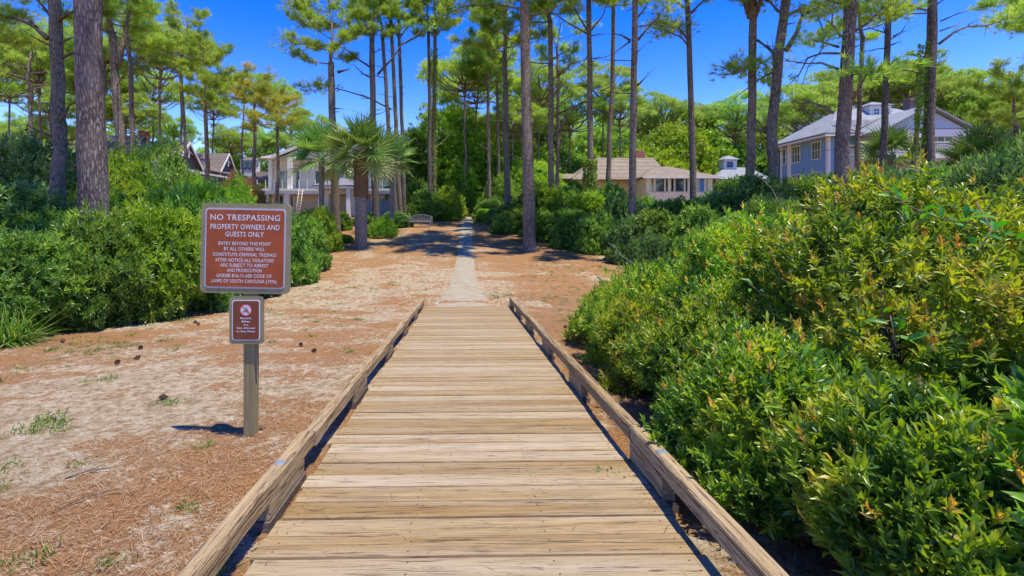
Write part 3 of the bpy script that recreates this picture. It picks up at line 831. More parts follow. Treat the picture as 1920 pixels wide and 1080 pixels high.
# ------------------------------------------------------------------ pines
def crown_variant(seed, n_limb=20, spread=3.6, hh=7.0, r0=.16, tuft=.30, density=1.55, flat=.35, bare=.35, nn=20):
    """branches + needle tufts of one pine head; origin where the head starts on the trunk"""
    random.seed(seed); rs = np.random.RandomState(seed)
    mb = MB(); lead = []; p = Vector((0, 0, 0)); dx = dy = 0
    NL = 9
    for i in range(NL + 1):
        lead.append(Vector((dx, dy, hh * .9 * i / NL))); dx += random.uniform(-.14, .14); dy += random.uniform(-.14, .14)
    mb.tube(lead, [r0 * (1 - .82 * i / NL) for i in range(NL + 1)], 7)
    tips = []; 
    def at(f):
        q = f * NL; i = min(int(q), NL - 1); return lead[i].lerp(lead[i+1], q - i)
    for i in range(n_limb):
        f = (i + .3 * random.random()) / n_limb * .97
        z0 = at(f); a = i * 2.4 + random.uniform(-.5, .5)
        Lm = spread * (1.0 - flat * 0) * math.sqrt(max(.04, 1 - (abs(f - .28) / .80) ** 2)) * random.uniform(.65, 1.12)
        rise = random.uniform(.05, .42) + f * .45
        d = Vector((math.cos(a), math.sin(a), 0))
        pts = [z0]; cur = z0.copy(); ns = 5
        hd = d.copy()
        for s in range(ns):
            hd = (hd + Vector((random.uniform(-.25, .25), random.uniform(-.25, .25), 0))).normalized()
            up = rise * (.2 + 1.5 * s / ns)
            cur = cur + (hd + Vector((0, 0, up))).normalized() * (Lm / ns); pts.append(cur.copy())
        rb = r0 * (1 - .75 * f) * .42
        mb.tube(pts, [rb * (1 - .8 * s / ns) for s in range(ns + 1)], 5)
        nsub = int(5 + Lm * 1.9)
        for s in range(nsub):
            g = bare + (1 - bare) * (s + random.random()) / nsub if nsub else 1
            g = min(g, .999); q = g * ns; k = int(q); b = pts[k].lerp(pts[k+1], q - k)
            sd = (hd * .6 + Vector((random.gauss(0, .8), random.gauss(0, .8), random.uniform(.0, .7)))).normalized()
            sl = random.uniform(.35, .95) * (1.1 - .3 * g)
            e = b + sd * sl
            mb.tube([b, b.lerp(e, .5) + Vector((0, 0, -.03)), e], [.022, .015, .007], 3, cap=False)
            nt_ = int(random.randint(6, 11) * density)
            for k2 in range(nt_):
                o = Vector((random.gauss(0, .22), random.gauss(0, .22), random.gauss(.06, .13)))
                c = e + o - sd * random.random() * .25
                tips.append((*c, sd.x * .5 + o.x * 1.6, sd.y * .5 + o.y * 1.6, .55 + sd.z * .3))
    T_ = np.array(tips); C = T_[:, :3]; D = T_[:, 3:]
    v = np.clip(.45 + 1.1 * (fbm(C[:, 0] * .9 + seed, C[:, 1] * .9 + C[:, 2] * .9, seed, 3) - .5) + rs.normal(size=len(C)) * .12, 0, 1)
    V, Fc, vv = rosettes(C, D, nn, tuft, .075, NEEDLE, rs, spread=(.15, 2.0), v=v, jit=.3, stem=tuft * .5)
    bm_ = mb.mesh('branches', M_bark_far)
    return bm_, (V, Fc, vv)
def pad_crown(seed, Rr=4.6, hh=5.6, npad=40, r0=.16, tuft=.34):
    """domed pine head: limbs carrying cloud-like pads of needles"""
    random.seed(seed); rs = np.random.RandomState(seed); mb = MB(); NL = 6
    lead = [Vector((random.uniform(-.1, .1) * i, random.uniform(-.1, .1) * i, hh * .8 * i / NL)) for i in range(NL + 1)]
    mb.tube(lead, [r0 * (1 - .8 * i / NL) for i in range(NL + 1)], 7); Cs, Ds = [], []
    for i in range(npad):
        f = (i + .5) / npad; a = i * 2.39996 + random.uniform(-.3, .3)
        ph = math.acos(1 - f * 1.05) ; k = random.uniform(.72, 1.05)
        p = Vector((math.sin(ph) * math.cos(a) * Rr * k, math.sin(ph) * math.sin(a) * Rr * k, hh * (.42 + .56 * math.cos(ph)) * (.85 + .2 * random.random())))
        if i % 4 == 0: p = Vector((p.x * .6, p.y * .6, p.z * .75))
        b = lead[min(NL, int(NL * max(0, (p.z / hh) * .8 - .15)))]; m = b.lerp(p, .5) + Vector((0, 0, -.12 * (p - b).length))
        mb.tube([b, b.lerp(m, .5) + Vector((0, 0, -.05)), m, m.lerp(p, .6), p], [.07, .06, .045, .03, .012], 4, cap=False)
        for q in range(3): mb.tube([m.lerp(p, .3 * q), p + Vector((random.gauss(0, .5), random.gauss(0, .5), random.uniform(-.15, .1)))], [.022, .008], 3, cap=False)
        R_ = random.uniform(.6, 1.4); n = int(80 * R_ * R_)
        rr = np.sqrt(rs.rand(n)) * R_; aa = rs.rand(n) * 6.28
        z = .42 * R_ * (1 - (rr / R_) ** 2) + rs.normal(size=n) * .16
        Cs.append(np.stack([p.x + rr * np.cos(aa), p.y + rr * np.sin(aa), p.z + z - .05], 1))
        Ds.append(np.stack([np.cos(aa) * rr / R_ * .8 + p.x / Rr * .3, np.sin(aa) * rr / R_ * .8 + p.y / Rr * .3, np.full(n, .8)], 1) + rs.normal(size=(n, 3)) * .2)
    C = np.concatenate(Cs); D = np.concatenate(Ds)
    v = np.clip(.5 + 1.0 * (fbm(C[:, 0] * .8 + seed, C[:, 1] * .8 + C[:, 2] * .9, seed, 3) - .5) + rs.normal(size=len(C)) * .12, 0, 1)
    return mb.mesh('branches', M_bark_far), rosettes(C, D, 12, tuft, .115, NEEDLE, rs, spread=(.1, 1.8), v=v, jit=.25, stem=tuft * .3)
_cr = {}
def crown(key, mat=None):
    mat = mat or M_needle
    specs = {'A': dict(seed=21), 'B': dict(seed=22, n_limb=17, spread=4.2, hh=6.5), 'C': dict(seed=23, n_limb=23, spread=3.1, hh=8.0),
             'D': dict(seed=24, n_limb=15, spread=3.8, hh=5.5, density=1.3),
             'E': dict(seed=25, n_limb=26, spread=3.9, hh=8.5, tuft=.3),
             'S': dict(seed=26, n_limb=12, spread=3.4, hh=5.5, density=.9, bare=.5),
             'f1': dict(seed=31, Rr=4.6, hh=5.6), 'f2': dict(seed=32, Rr=4.0, hh=6.6, npad=34), 'f3': dict(seed=33, Rr=5.0, hh=5.0)}
    if key not in _cr: _cr[key] = [*(pad_crown if key[0] == 'f' else crown_variant)(**specs[key]), {}]
    b, d, mm = _cr[key]
    if mat.name not in mm: mm[mat.name] = mesh_np('needles', d[0], d[1], [mat], attr={'v': d[2]})
    return b, mm[mat.name]

_sp = {}
def spray(mat=None):
    mat = mat or M_needle
    if mat.name not in _sp:
        rs = np.random.RandomState(61); C = rs.normal(size=(55, 3)) * [.5, .5, .22]; D = C * [1.2, 1.2, .5] + [0, 0, .5]
        d = rosettes(C, D, 20, .3, .075, NEEDLE, rs, spread=(.15, 1.5), stem=.1); _sp[mat.name] = mesh_np('needles', d[0], d[1], [mat], attr={'v': d[2]})
    return _sp[mat.name]
def trunk_mb(h, r0, r1, lean, seed, flare=1.5, n=14, sides=12, wob=.05, stubs=(), lump=.04):
    random.seed(seed); pts = []; rad = []
    ox = oy = 0
    for i in range(n + 1):
        f = i / n; 
        if 0 < i: ox += random.uniform(-wob, wob); oy += random.uniform(-wob, wob)
        e = 1 - abs(2 * f - 1)
        pts.append(Vector((lean[0] * f + ox * e, lean[1] * f + oy * e, h * f)))
        rad.append((r0 + (r1 - r0) * f) * (1 + random.uniform(-.05, .05)))
    pts.insert(1, pts[0].lerp(pts[1], .10)); rad.insert(1, r0 * (1 + (flare - 1) * .35)); rad[0] = r0 * flare
    pts.insert(2, pts[1].lerp(pts[2], .25)); rad.insert(2, r0 * (1 + (flare - 1) * .12))
    pts[0] = pts[0] - Vector((0, 0, .25))
    mb = MB(); mb.tube(pts, rad, sides, lump=lump)
    def at(z):
        for a, b in zip(pts, pts[1:]):
            if a.z <= z <= b.z: return a.lerp(b, (z - a.z) / (b.z - a.z))
        return pts[-1]
    for (z, az, ln_, rr, rise) in stubs:
        p = at(z); d = Vector((math.cos(az), math.sin(az), rise)).normalized(); q = p; P_ = [p]; 
        ns = max(2, int(ln_ / .5))
        for k in range(ns):
            d = (d + Vector((random.uniform(-.16, .16), random.uniform(-.16, .16), random.uniform(-.12, .14)))).normalized()
            q = q + d * ln_ / ns; P_.append(q)
        mb.tube(P_, [rr * (1 - .8 * k / ns) for k in range(ns + 1)], 5)
        if ln_ > 1.5:
            for k in range(int(ln_ * 1.2)):
                j = random.randint(1, ns); b = P_[j]; e = b + (d + Vector((random.gauss(0, .6), random.gauss(0, .6), random.gauss(0, .5)))).normalized() * random.uniform(.3, .9)
                mb.tube([b, e], [rr * .3, rr * .1], 3)
    return mb

PINES = 'tall pines along the path'
def pine(xb, xt, t, w, cy, key, label, hk=1.0, mat=None, bark=None, by=None, y1=0.0, y0=None, stubs=6, seed=None, group=PINES, name='pine_tree', wob=.05, lowstub=.35, flare=1.35, sides=12, cs=1.0, limbs=()):
    """xb,xt: columns at rows y0 (default the foot) and y1; w: trunk width in px at mid height; cy: row where the head begins"""
    seed = seed or int(xb * 3 + t)
    x = PX(xb, t); z = G(x, t)
    yb = HY - (z - ZC) * F / t
    zc = PZ(cy, t); h = zc - z
    fall = (xt - xb) / (yb - y1)                # px of drift per px of height
    lx = fall * h
    r = w * .82 / 2 / (F / t)
    random.seed(seed)
    st = []
    for k in range(stubs):
        zz = h * random.uniform(lowstub, .99)
        st.append((zz, random.uniform(0, 6.28), random.choice([.3, .5, 1.2, 2.2, 2.8]) * random.uniform(.7, 1.2), r * random.uniform(.16, .26), random.uniform(-.1, .7)))
    root = empty(name, (x, t, z), 0, label=label, cat='pine tree', group=group)
    tm = trunk_mb(h, r * 1.1, r * .78, (lx, random.uniform(-.3, .3)), seed, stubs=st, wob=wob, flare=flare, sides=sides)
    ends = []
    for (w_l, P_, needles) in limbs:          # limbs seen in the photograph: (px, py) at this tree's depth, swinging a little towards or away
        sw = random.uniform(-1.2, 1.2); n_ = len(P_); q = []
        for k, (a_, b_) in enumerate(P_): dt = sw * (k / (n_ - 1)) ** 1.2; q.append(Vector((PX(a_, t + dt) - x, dt, PZ(b_, t + dt) - z)))
        rl_ = w_l / 2 / (F / t); tm.tube(q, [rl_ * (1 - .72 * k / (n_ - 1)) for k in range(n_)], 7)
        for k in range(1, n_):
            for _ in range(2): tm.tube([q[k], q[k] + ((q[k] - q[k-1]).normalized() + Vector((random.gauss(0, .6), random.gauss(0, .6), random.gauss(.1, .5)))) * random.uniform(.3, .8)], [rl_ * .25, rl_ * .08], 3)
        for k in range(1, n_):
            if needles and k > n_ - 1 - needles: ends.append(q[k])
    tr = tm.build('trunk', bark or M_bark, root)
    random.seed(seed + 5)
    b, nmesh = crown(key, mat)
    s = cs * (1.0 if hk is None else hk)
    top = (lx, 0, h - .15)
    rz = random.uniform(0, 6.28)
    # continue the lead of the trunk
    vs = tm.v[:sides * 17]; k = sides * 16
    c = np.mean(np.array(vs[k:k + sides]), axis=0) if len(vs) >= sides * 17 else np.array(top)
    for nme, m_ in (('branches', b), ('needles', nmesh)):
        o = link(nme, m_, root); o.location = (c[0], c[1], c[2] - .1); o.rotation_euler = (0, 0, rz); o.scale = (s, s, s)
    for e in ends:
        o = link('needles', spray(mat), root); o.location = e; o.rotation_euler = (0, 0, random.uniform(0, 6.28)); o.scale = (random.uniform(.8, 1.15),) * 3
    return root

# ------------------------------------------------------------------ palms
def frond_mesh(rs, nseg=26, L0=1.1):
    """one fan leaf: petiole along +x then costa with segments, drooping tips; returns verts, quads"""
    V, Fq = [], []
    def strip(pts, ws, nrm):
        b = len(V)
        for p, w in zip(pts, ws):
            V.append(p + nrm * w); V.append(p - nrm * w)
        for i in range(len(pts) - 1): Fq.append((b + 2*i, b + 2*i + 1, b + 2*i + 3, b + 2*i + 2))
    pet = .85
    strip([np.array([pet * k / 4, 0, .10 * math.sin(k / 4 * 1.5)]) for k in range(5)], [.018] * 5, np.array([0, 1, 0]))
    for i in range(nseg):
        f = (i + .5) / nseg; a = R(-125 + 250 * f)
        base = np.array([pet + .16 * math.cos(a * .7), .05 * math.sin(a), .10])
        d = np.array([math.cos(a), math.sin(a), .30 * abs(math.sin(a * .8))]); d /= np.linalg.norm(d)
        ln_ = L0 * (1 - .25 * (abs(f - .5) * 2) ** 2) * rs.uniform(.85, 1.08)
        side = np.array([-math.sin(a), math.cos(a), .45 * (1 if i % 2 else -1)])
        pts = []; p = base.copy(); K = 5; dr = rs.uniform(.2, 1.6)
        for k in range(K + 1):
            pts.append(p.copy()); g = k / K
            dd = d + np.array([0, 0, -dr * max(0, g - .5) ** 1.3]); dd /= np.linalg.norm(dd)
            p = p + dd * ln_ / K
        strip(pts, [.014, .030, .034, .026, .015, .002], side)
    return np.array(V), np.array(Fq)
def palm_crown(seed, nf=34, droop=.9, size=1.0):
    rs = np.random.RandomState(seed); parts = []
    fr = [frond_mesh(rs, L0=rs.uniform(1.0, 1.2)) for _ in range(5)]
    for i in range(nf):
        V, Fq = fr[i % 5]; V = V.copy() * size * rs.uniform(.85, 1.12)
        f = (i + .5) / nf; el = R(88 - 120 * f + rs.uniform(-9, 9)); az = i * 2.39996 + rs.uniform(-.25, .25)
        V[:, 2] -= .12 * (V[:, 0] ** 2) * (.1 + f) * droop
        ro = rs.uniform(-1.0, 1.0)
        V = (V - [0, 0, .1]) @ np.array(Matrix.Rotation(ro, 3, 'X')).T
        V = V @ np.array(Matrix.Rotation(az, 3, 'Z') @ Matrix.Rotation(-el, 3, 'Y')).T
        v = np.full(len(Fq), np.clip(.30 + .25 * f + rs.normal() * .22 + (.35 if f > .88 else 0), 0, 1))
        v = np.clip(v + rs.normal(size=len(v)) * .07, 0, 1)
        parts.append((V, Fq, v))
    return merge(parts)
def m_palmtrunk():
    m, nt, b = newmat('palm_trunk_bark')
    tc = nt.nodes.new('ShaderNodeTexCoord')
    n1 = noise(nt, mapped(nt, (3, 3, 9)), 3, 5, .6)
    c = ramp(nt, n1, [(.3, (.10,.075,.055)), (.5, (.26,.21,.17)), (.7, (.42,.37,.31))])
    L(nt, c, b.inputs['Base Color']); b.inputs['Roughness'].default_value = .9
    bump(nt, b, n1, .8, .03); return m
M_palmt = m_palmtrunk()
M_boot = plain('palm_leaf_base', (.21,.13,.075), .85, var=.45, scale=14, bstr=.3)
_pc = {}
def palm(px, t, crown_y, w, key, label, nf=34, size=1.0, boots=True, by=None, lean=0.0, group=None, loc_z=None):
    x = PX(px, t); z = G(x, t); h = PZ(crown_y, t) - z; r = w / 2 / (F / t)
    root = empty('palm_tree', (x, t, z), 0, label=label, cat='palm tree', group=group)
    random.seed(int(px)); mb = MB(); n = 18
    pts = [Vector((lean * (i / n) ** 1.5, 0, -.2 + (h + .2) * i / n)) for i in range(n + 1)]
    mb.tube(pts, [r * (1.12 if i < 1 else 1.0 + random.uniform(-.05, .05)) for i in range(n + 1)], 14, lump=.06)
    mb.build('trunk', M_palmt, root)
    if boots:
        bm_ = MB(); rows = int(h / .085)
        for j in range(rows):
            f = j / rows
            if f < .02: continue
            top = f > .52
            for k in range(9):
                a = 2 * math.pi * (k + .5 * (j % 2)) / 9 + random.uniform(-.08, .08)
                zc = h * f; cx = lean * f ** 1.5
                o = random.uniform(.03, .11) if top else .022; hh = random.uniform(.13, .22) if top else .085; ww = r * .36
                d = Vector((math.cos(a), math.sin(a), 0)); s_ = Vector((-d.y, d.x, 0)); c = Vector((cx, 0, zc)) + d * r * .97
                pts_ = [c - s_ * ww, c + s_ * ww, c + s_ * ww * .45 + d * o + Vector((0, 0, hh)) + d * (.05 if top else 0), c - s_ * ww * .45 + d * o + Vector((0, 0, hh)) + d * (.05 if top else 0)]
                bk = [p - d * .03 for p in pts_]
                bm_.add(pts_ + bk, [(0,1,2,3), (7,6,5,4), (0,4,5,1), (3,2,6,7), (1,5,6,2), (0,3,7,4)], 0 if top else 1)
        bm_.build('leaf_bases', [M_boot, M_palmt], root)
    if (key, nf) not in _pc:
        V, Fq, v = palm_crown(key, nf); _pc[(key, nf)] = mesh_np('fronds', V, Fq, [M_palm], attr={'v': v})
    o = link('fronds', _pc[(key, nf)], root); o.location = (lean, 0, h - .05); o.scale = (size,) * 3; o.rotation_euler = (0, 0, px)
    return root

palm(677, 28.5, 284, 22, 41, 'big cabbage palm with patterned trunk beside the sandy ground left of the path', nf=38, size=1.28)
palm(603, 31.0, 296, 10, 42, 'smaller thin-trunked cabbage palm behind the big one, in front of the white house', nf=28, size=1.3, boots=False)
palm(1672, 33, 290, 12, 43, 'cabbage palm in front of the blue house corner, between two leaning pine trunks', nf=30, size=1.15, boots=False)
palm(1838, 28, 312, 14, 44, 'cabbage palm with wide fan leaves right of the blue house', nf=34, size=1.35, boots=False)
palm(735, 34, 300, 9, 45, 'dark green cabbage palm head behind the big palm on its right', nf=24, size=1.1, boots=False)

# ------------------------------------------------------------------ houses
def window(parent, M, x0, x1, z0, z1, nx=1, nz=1, frame=None, pane=None, fw=.08):
    """window on the plane y=0 of matrix M, facing -y"""
    f = MB(); d = .05
    f.box(x0 - fw, x1 + fw, -d, -.003, z1, z1 + fw, M=M); f.box(x0 - fw, x1 + fw, -d - .02, -.003, z0 - fw, z0, M=M)
    f.box(x0 - fw, x0, -d, -.003, z0, z1, M=M); f.box(x1, x1 + fw, -d, -.003, z0, z1, M=M)
    for i in range(1, nx): 
        x = x0 + (x1 - x0) * i / nx; f.box(x - .03, x + .03, -d + .01, -.003, z0, z1, M=M)
    for i in range(1, nz):
        z = z0 + (z1 - z0) * i / nz; f.box(x0, x1, -d + .015, -.003, z - .02, z + .02, M=M)
    o = f.build('window', frame or M_whitep, parent)
    p = MB(); p.add([M @ Vector(c) for c in ((x0, -.012, z0), (x1, -.012, z0), (x1, -.012, z1), (x0, -.012, z1))], [(0, 1, 2, 3)]); p.build('pane', pane or M_glass, o)
    return o
def slab_poly(mb, pts, th, m=0):
    """roof sheet: polygon with thickness along its normal, downwards"""
    P_ = [Vector(p) for p in pts]; nrm = (P_[1] - P_[0]).cross(P_[2] - P_[0]).normalized()
    if nrm.z < 0: nrm = -nrm; P_ = P_[::-1]
    mb.prism([p - nrm * th for p in P_][::-1] if False else [p - nrm * th for p in P_], nrm * th, m)
I4 = Matrix.Identity(4)
BASE = -2.5
# --- white two-storey house (front towards the camera)
t0 = 50.0; ox = PX(480, t0); hz = gzf(t0)
def hx(px, t=t0): return PX(px, t) - ox
def hzz(py, t=t0): return PZ(py, t) - hz
wh = empty('white_house', (ox, t0, hz), label='two-storey cream and white house with a gabled grey roof, balcony and porch, behind the palms', cat='house')
x0, x1 = hx(497), hx(748); ze = hzz(291); zd = hzz(355)
mb = MB(); mb.box(x0, x1, 1.6, 12, -1, ze); mb.build('wall', M_cream, wh)
# upper front panels of pale siding
for a_, b_ in ((552, 580), (623, 640), (672, 688)):
    mb = MB(); mb.box(hx(a_), hx(b_), 1.56, 1.597, zd + .1, ze - .6); mb.build('siding_panel', M_siding, wh)
# main hip/gable roof
rf = MB()
pk = hzz(243); gl, gr = hx(512), hx(752); gm = (gl + gr) / 2; gf = .2
slab_poly(rf, [(gl - .2, gf, ze + .05), (gm, gf, pk), (gm, 12.6, pk), (gl - .2, 12.6, ze + .05)], .22)
slab_poly(rf, [(gm, gf, pk), (gr + .2, gf, ze + .05), (gr + .2, 12.6, ze + .05), (gm, 12.6, pk)], .22)
lr = hzz(271)
slab_poly(rf, [(hx(484), 1.0, ze - .02), (gl + 2.2, 1.0, ze - .02), (gm - 3.2, 4.5, lr), (hx(512), 4.5, lr)], .18)
slab_poly(rf, [(hx(484), 1.0, ze - .02), (hx(512), 4.5, lr), (hx(512), 8, lr), (hx(484), 11.5, ze - .02)], .18)
slab_poly(rf, [(hx(512), 4.5, lr + .003), (gm - 3.2, 4.5, lr + .003), (gm - 3.2, 8.5, lr + .003), (hx(512), 8.5, lr + .003)], .1)
rf.build('roof', M_roof_g, wh)
mb = MB()
mb.prism([(gl + .3, .55, ze - .2), (gr - .3, .55, ze - .2), (gm, .55, pk - .3)], (0, .1, 0), 0)
mb.build('gable_wall', M_cream, wh)
mb = MB()       # white barge boards and fascia
for (a_, b_) in (((gl - .25, ze - .02), (gm, pk + .02)), ((gm, pk + .02), (gr + .25, ze - .02))):
    v0 = Vector((a_[0], .12, a_[1])); v1 = Vector((b_[0], .12, b_[1]))
    mb.prism([v0 + Vector((0, 0, -.32)), v1 + Vector((0, 0, -.32)), v1 + Vector((0, 0, .03)), v0 + Vector((0, 0, .03))], (0, .07, 0))
mb.box(hx(482), gl, .93, .99, ze - .28, ze - .0)
mb.build('fascia', M_whitep, wh)
mb = MB(); mb.box(hx(482), hx(752), .3, 1.59, ze - .3, ze - .22); mb.build('soffit', M_cream, wh)
for a_, b_ in ((511, 536), (544, 551), (582, 622), (641, 671), (689, 725)):
    window(wh, Matrix.Translation((0, 1.6, 0)), hx(a_), hx(b_), zd + .12, hzz(318), nx=2 if b_ - a_ > 12 else 1, frame=M_whitep, fw=.06)
for a_, b_, z1_, z0_ in ((513, 541, 367, 385), (588, 602, 368, 388), (643, 657, 367, 385), (676, 684, 367, 385), (710, 723, 364, 378)):
    window(wh, Matrix.Translation((0, 1.6, 0)), hx(a_), hx(b_), hzz(z0_), hzz(z1_), nx=2, frame=M_whitep, fw=.07)
mb = MB(); mb.box(hx(478), hx(742), -.6, 1.55, hzz(358), hzz(354)); mb.box(hx(479), hx(741), -.5, 1.5, hzz(364), hzz(358) - .003); mb.build('balcony_deck', M_whitep, wh)
for px in (503, 540, 614, 664, 700, 741):
    mb = MB(); w_ = .26 if px in (540, 614, 664) else .14
    mb.box(hx(px) - w_, hx(px) + w_, -.35, -.35 + 2 * w_, -1, hzz(364) - .003); mb.build('column', M_whitep, wh)
mb = MB(); mb.box(hx(543) - .22, hx(543) + .22, -.1, .34, hzz(354) + .003, hzz(296)); mb.build('column', M_whitep, wh)
for px in (497, 743):
    mb = MB(); mb.box(hx(px) - .18, hx(px) + .18, 1.2, 1.55, hzz(354) + .003, ze - .3); mb.build('column', M_whitep, wh)
rl = MB()
for k in range(17):
    x = hx(486 + k * 15.5); rl.box(x - .03, x + .03, -.5, -.44, hzz(354) + .003, hzz(354) + .95)
rl.build('balcony_posts', M_whitep, wh)
# glass balustrade panels
gp = MB(); gp.box(hx(486), hx(606), -.485, -.47, hzz(354) + .15, hzz(354) + .9)
# porch with hipped roof on the front
pr = MB(); a_, b_, c_ = hx(604), hx(694), hx(648); e_ = hzz(350); p_ = hzz(336)
slab_poly(pr, [(a_, -3.2, e_), (b_, -3.2, e_), (c_ + .5, -1.2, p_), (c_ - .5, -1.2, p_)], .1)
slab_poly(pr, [(a_, -3.2, e_), (c_ - .5, -1.2, p_), (c_ - .5, -.4, p_), (a_, -.61, e_)], .1)
slab_poly(pr, [(b_, -3.2, e_), (c_ + .5, -1.2, p_), (c_ + .5, -.4, p_), (b_, -.61, e_)], .1)
pr.build('porch_roof', M_roof_g, wh)
mb = MB(); mb.box(a_ + .1, b_ - .1, -3.1, -.61, e_ - .35, e_ - .11); mb.build('porch_beam', M_whitep, wh)
for px in (618, 667, 682):
    mb = MB(); mb.box(hx(px) - .2, hx(px) + .2, -3.0, -2.6, -1, e_ - .353); mb.build('column', M_whitep, wh)
# side wing at the right
mb = MB(); mb.box(hx(748) + .003, hx(772), 4, 12, -1, hzz(322)); mb.build('side_wing', M_cream, wh)
rf = MB(); rf.prism([(hx(742), 3.4, hzz(318)), (hx(780), 3.4, hzz(320)), (hx(752), 3.4, hzz(300))], (0, 9, 0)); rf.build('wing_roof', M_roof_g, wh)
window(wh, Matrix.Translation((0, 4, 0)), hx(756), hx(760), hzz(345), hzz(328)); window(wh, Matrix.Translation((0, 4, 0)), hx(764), hx(768), hzz(345), hzz(328))
# grey board fence in front of the white house
fn = empty('board_fence', (PX(688, 46), 46, gzf(46)), label='grey vertical-board fence beside the right end of the white house', cat='fence')
mb = MB(); fx = PX(740, 46) - PX(688, 46)
for k in range(18):
    x = fx * k / 18; mb.box(x, x + fx / 18 - .012, 0, .03, -.2, 1.75 + .02 * (k % 2))
mb.build('boards', M_fencew, fn)
mb = MB()
for z in (.35, 1.35): mb.box(0, fx, .033, .09, z, z + .09)
mb.build('fence_rails', M_fencew, fn)
for x in (-.1, fx / 2, fx):
    mb = MB(); mb.box(x, x + .1, -.06, -.003, -.3, 1.9); mb.build('fence_post', M_fencew, fn)
# ladder leaning at the balcony
ld = empty('ladder', (PX(553, 47.2), 47.2, gzf(47)), label='cream wooden ladder leaning on the white house balcony', cat='ladder')
mb = MB()
for s in (-.2, .2): mb.tube([(s - .1, .9, .0), (s - .02, 1.7, 2.9)], .035, 6)
mb.build('ladder_rails', M_cream, ld)
mb = MB()
for k in range(9): 
    f = .06 + k * .108; mb.tube([(-.2 - .1 + .08 * f, .9 + .8 * f, 2.9 * f), (.2 - .1 + .08 * f, .9 + .8 * f, 2.9 * f)], .028, 5)
mb.build('rungs', M_cream, ld)

# --- grey house with two gables (seen along its right side)
gx0 = PX(322, 45); gh = empty('grey_house', (gx0, 45, gzf(47)), math.atan2(1.4, 15), label='grey shingled house with two white-edged gables and brown roofs, far left', cat='house')
ghz = gzf(47); ev = PZ(303, 45) - ghz
mb = MB(); mb.box(-9, 0, -.6, 17, -1.5, ev - .2); mb.build('wall', M_greyw, gh)
def gable(parent, y0, y1, zp, depth, roofm, wallm, ov=.35):
    ym = (y0 + y1) / 2
    w_ = MB(); w_.prism([(.02, y0 + .1, ev - .2), (.02, y1 - .1, ev - .2), (.02, ym, zp - .25)], (-.2, 0, 0)); w_.build('gable_wall', wallm, parent)
    r_ = MB(); dz = (zp - ev) / (ym - y0) * ov
    slab_poly(r_, [(.45, y0 - ov, ev - dz), (.45, ym, zp), (-depth, ym, zp), (-depth, y0 - ov, ev - dz)], .16)
    slab_poly(r_, [(.45, y1 + ov, ev - dz), (.45, ym, zp), (-depth, ym, zp), (-depth, y1 + ov, ev - dz)], .16)
    r_.build('roof', roofm, parent)
    b_ = MB()
    for (ya, yb, za, zb) in ((y0 - ov, ym, ev - dz, zp), (y1 + ov, ym, ev - dz, zp)):
        b_.prism([(.455, ya, za - .26), (.455, yb, zb - .26), (.455, yb, zb + .02), (.455, ya, za + .02)], (.07, 0, 0))
    # open brace in the gable
    b_.prism([(.3, ym - .9, zp - 1.25), (.3, ym, zp - .75), (.3, ym + .9, zp - 1.25), (.3, ym, zp - .95)], (.08, 0, 0))
    b_.prism([(.3, ym - .08, zp - 1.6), (.3, ym + .08, zp - 1.6), (.3, ym + .08, zp - .25), (.3, ym - .08, zp - .25)], (.085, 0, 0))
    b_.build('barge_board', M_whitep, parent)
gable(gh, 0, 5.0, PZ(266, 47.4) - ghz, 9, M_roof_b, M_greyw)
gable(gh, 9.6, 14.2, PZ(287, 56.6) - ghz, 9, M_roof_b, M_greyw)
mb = MB(); slab_poly(mb, [(.7, 5.3, ev - .25), (.7, 17.4, ev - .25), (-3.4, 17.4, ev + 1.9), (-3.4, 5.3, ev + 1.9)], .15); slab_poly(mb, [(.7, -.7, ev - .62), (.7, 5.2, ev - .62), (0, 5.2, ev - .35), (0, -.7, ev - .35)], .1); mb.build('roof', M_roof_b, gh)
mb = MB(); mb.box(.6, .72, -.7, 17.4, ev - .62 - .2, ev - .42 - .2); mb.build('gutter', M_whitep, gh)
for y in (-.55, 1.4, 3.7, 5.3, 9.5):
    mb = MB(); mb.box(.02, .16, y - .09, y + .09, -1, ev - .65); mb.build('trim_board', M_whitep, gh)
Mx = Matrix.Translation((.0, 0, 0)) @ Matrix.Rotation(R(90), 4, 'Z')
for (a_, b_) in ((.1, 1.0), (6.4, 7.2), (8.0, 8.8), (12.2, 13.0), (13.6, 14.4)):
    window(gh, Mx, a_, b_, ev - 2.6, ev - 1.0, 1, 2)
# tall roof and chimney further left
g2 = empty('grey_roofed_house', (PX(150, 60), 60, gzf(60)), label='grey roofed house with a brick chimney, mostly hidden behind the big left pine', cat='house')
zz_ = PZ(243, 60) - gzf(60); zb_ = PZ(300, 60) - gzf(60); wl = PX(232, 60) - PX(150, 60)
mb = MB(); mb.box(-1.5, wl - .4, .4, 9, -1, zb_); mb.build('wall', M_greyw, g2)
mb = MB(); slab_poly(mb, [(-2, 0, zb_), (wl, 0, zb_), (wl - .5, 4.6, zz_), (-2, 4.6, zz_)], .2); slab_poly(mb, [(-2, 9.4, zb_), (wl, 9.4, zb_), (wl - .5, 4.61, zz_), (-2, 4.61, zz_)], .2)
rr_ = mb.build('roof', M_roof_g, g2)
mb = MB(); cx = PX(216, 60) - PX(150, 60); mb.box(cx - .45, cx + .45, 4.8, 5.8, zz_ - 1.5, PZ(236, 60) - gzf(60)); mb.box(cx - .55, cx + .55, 4.7, 5.9, PZ(236, 60) - gzf(60) + .003, PZ(233, 60) - gzf(60)); mb.build('chimney', M_chim, rr_)
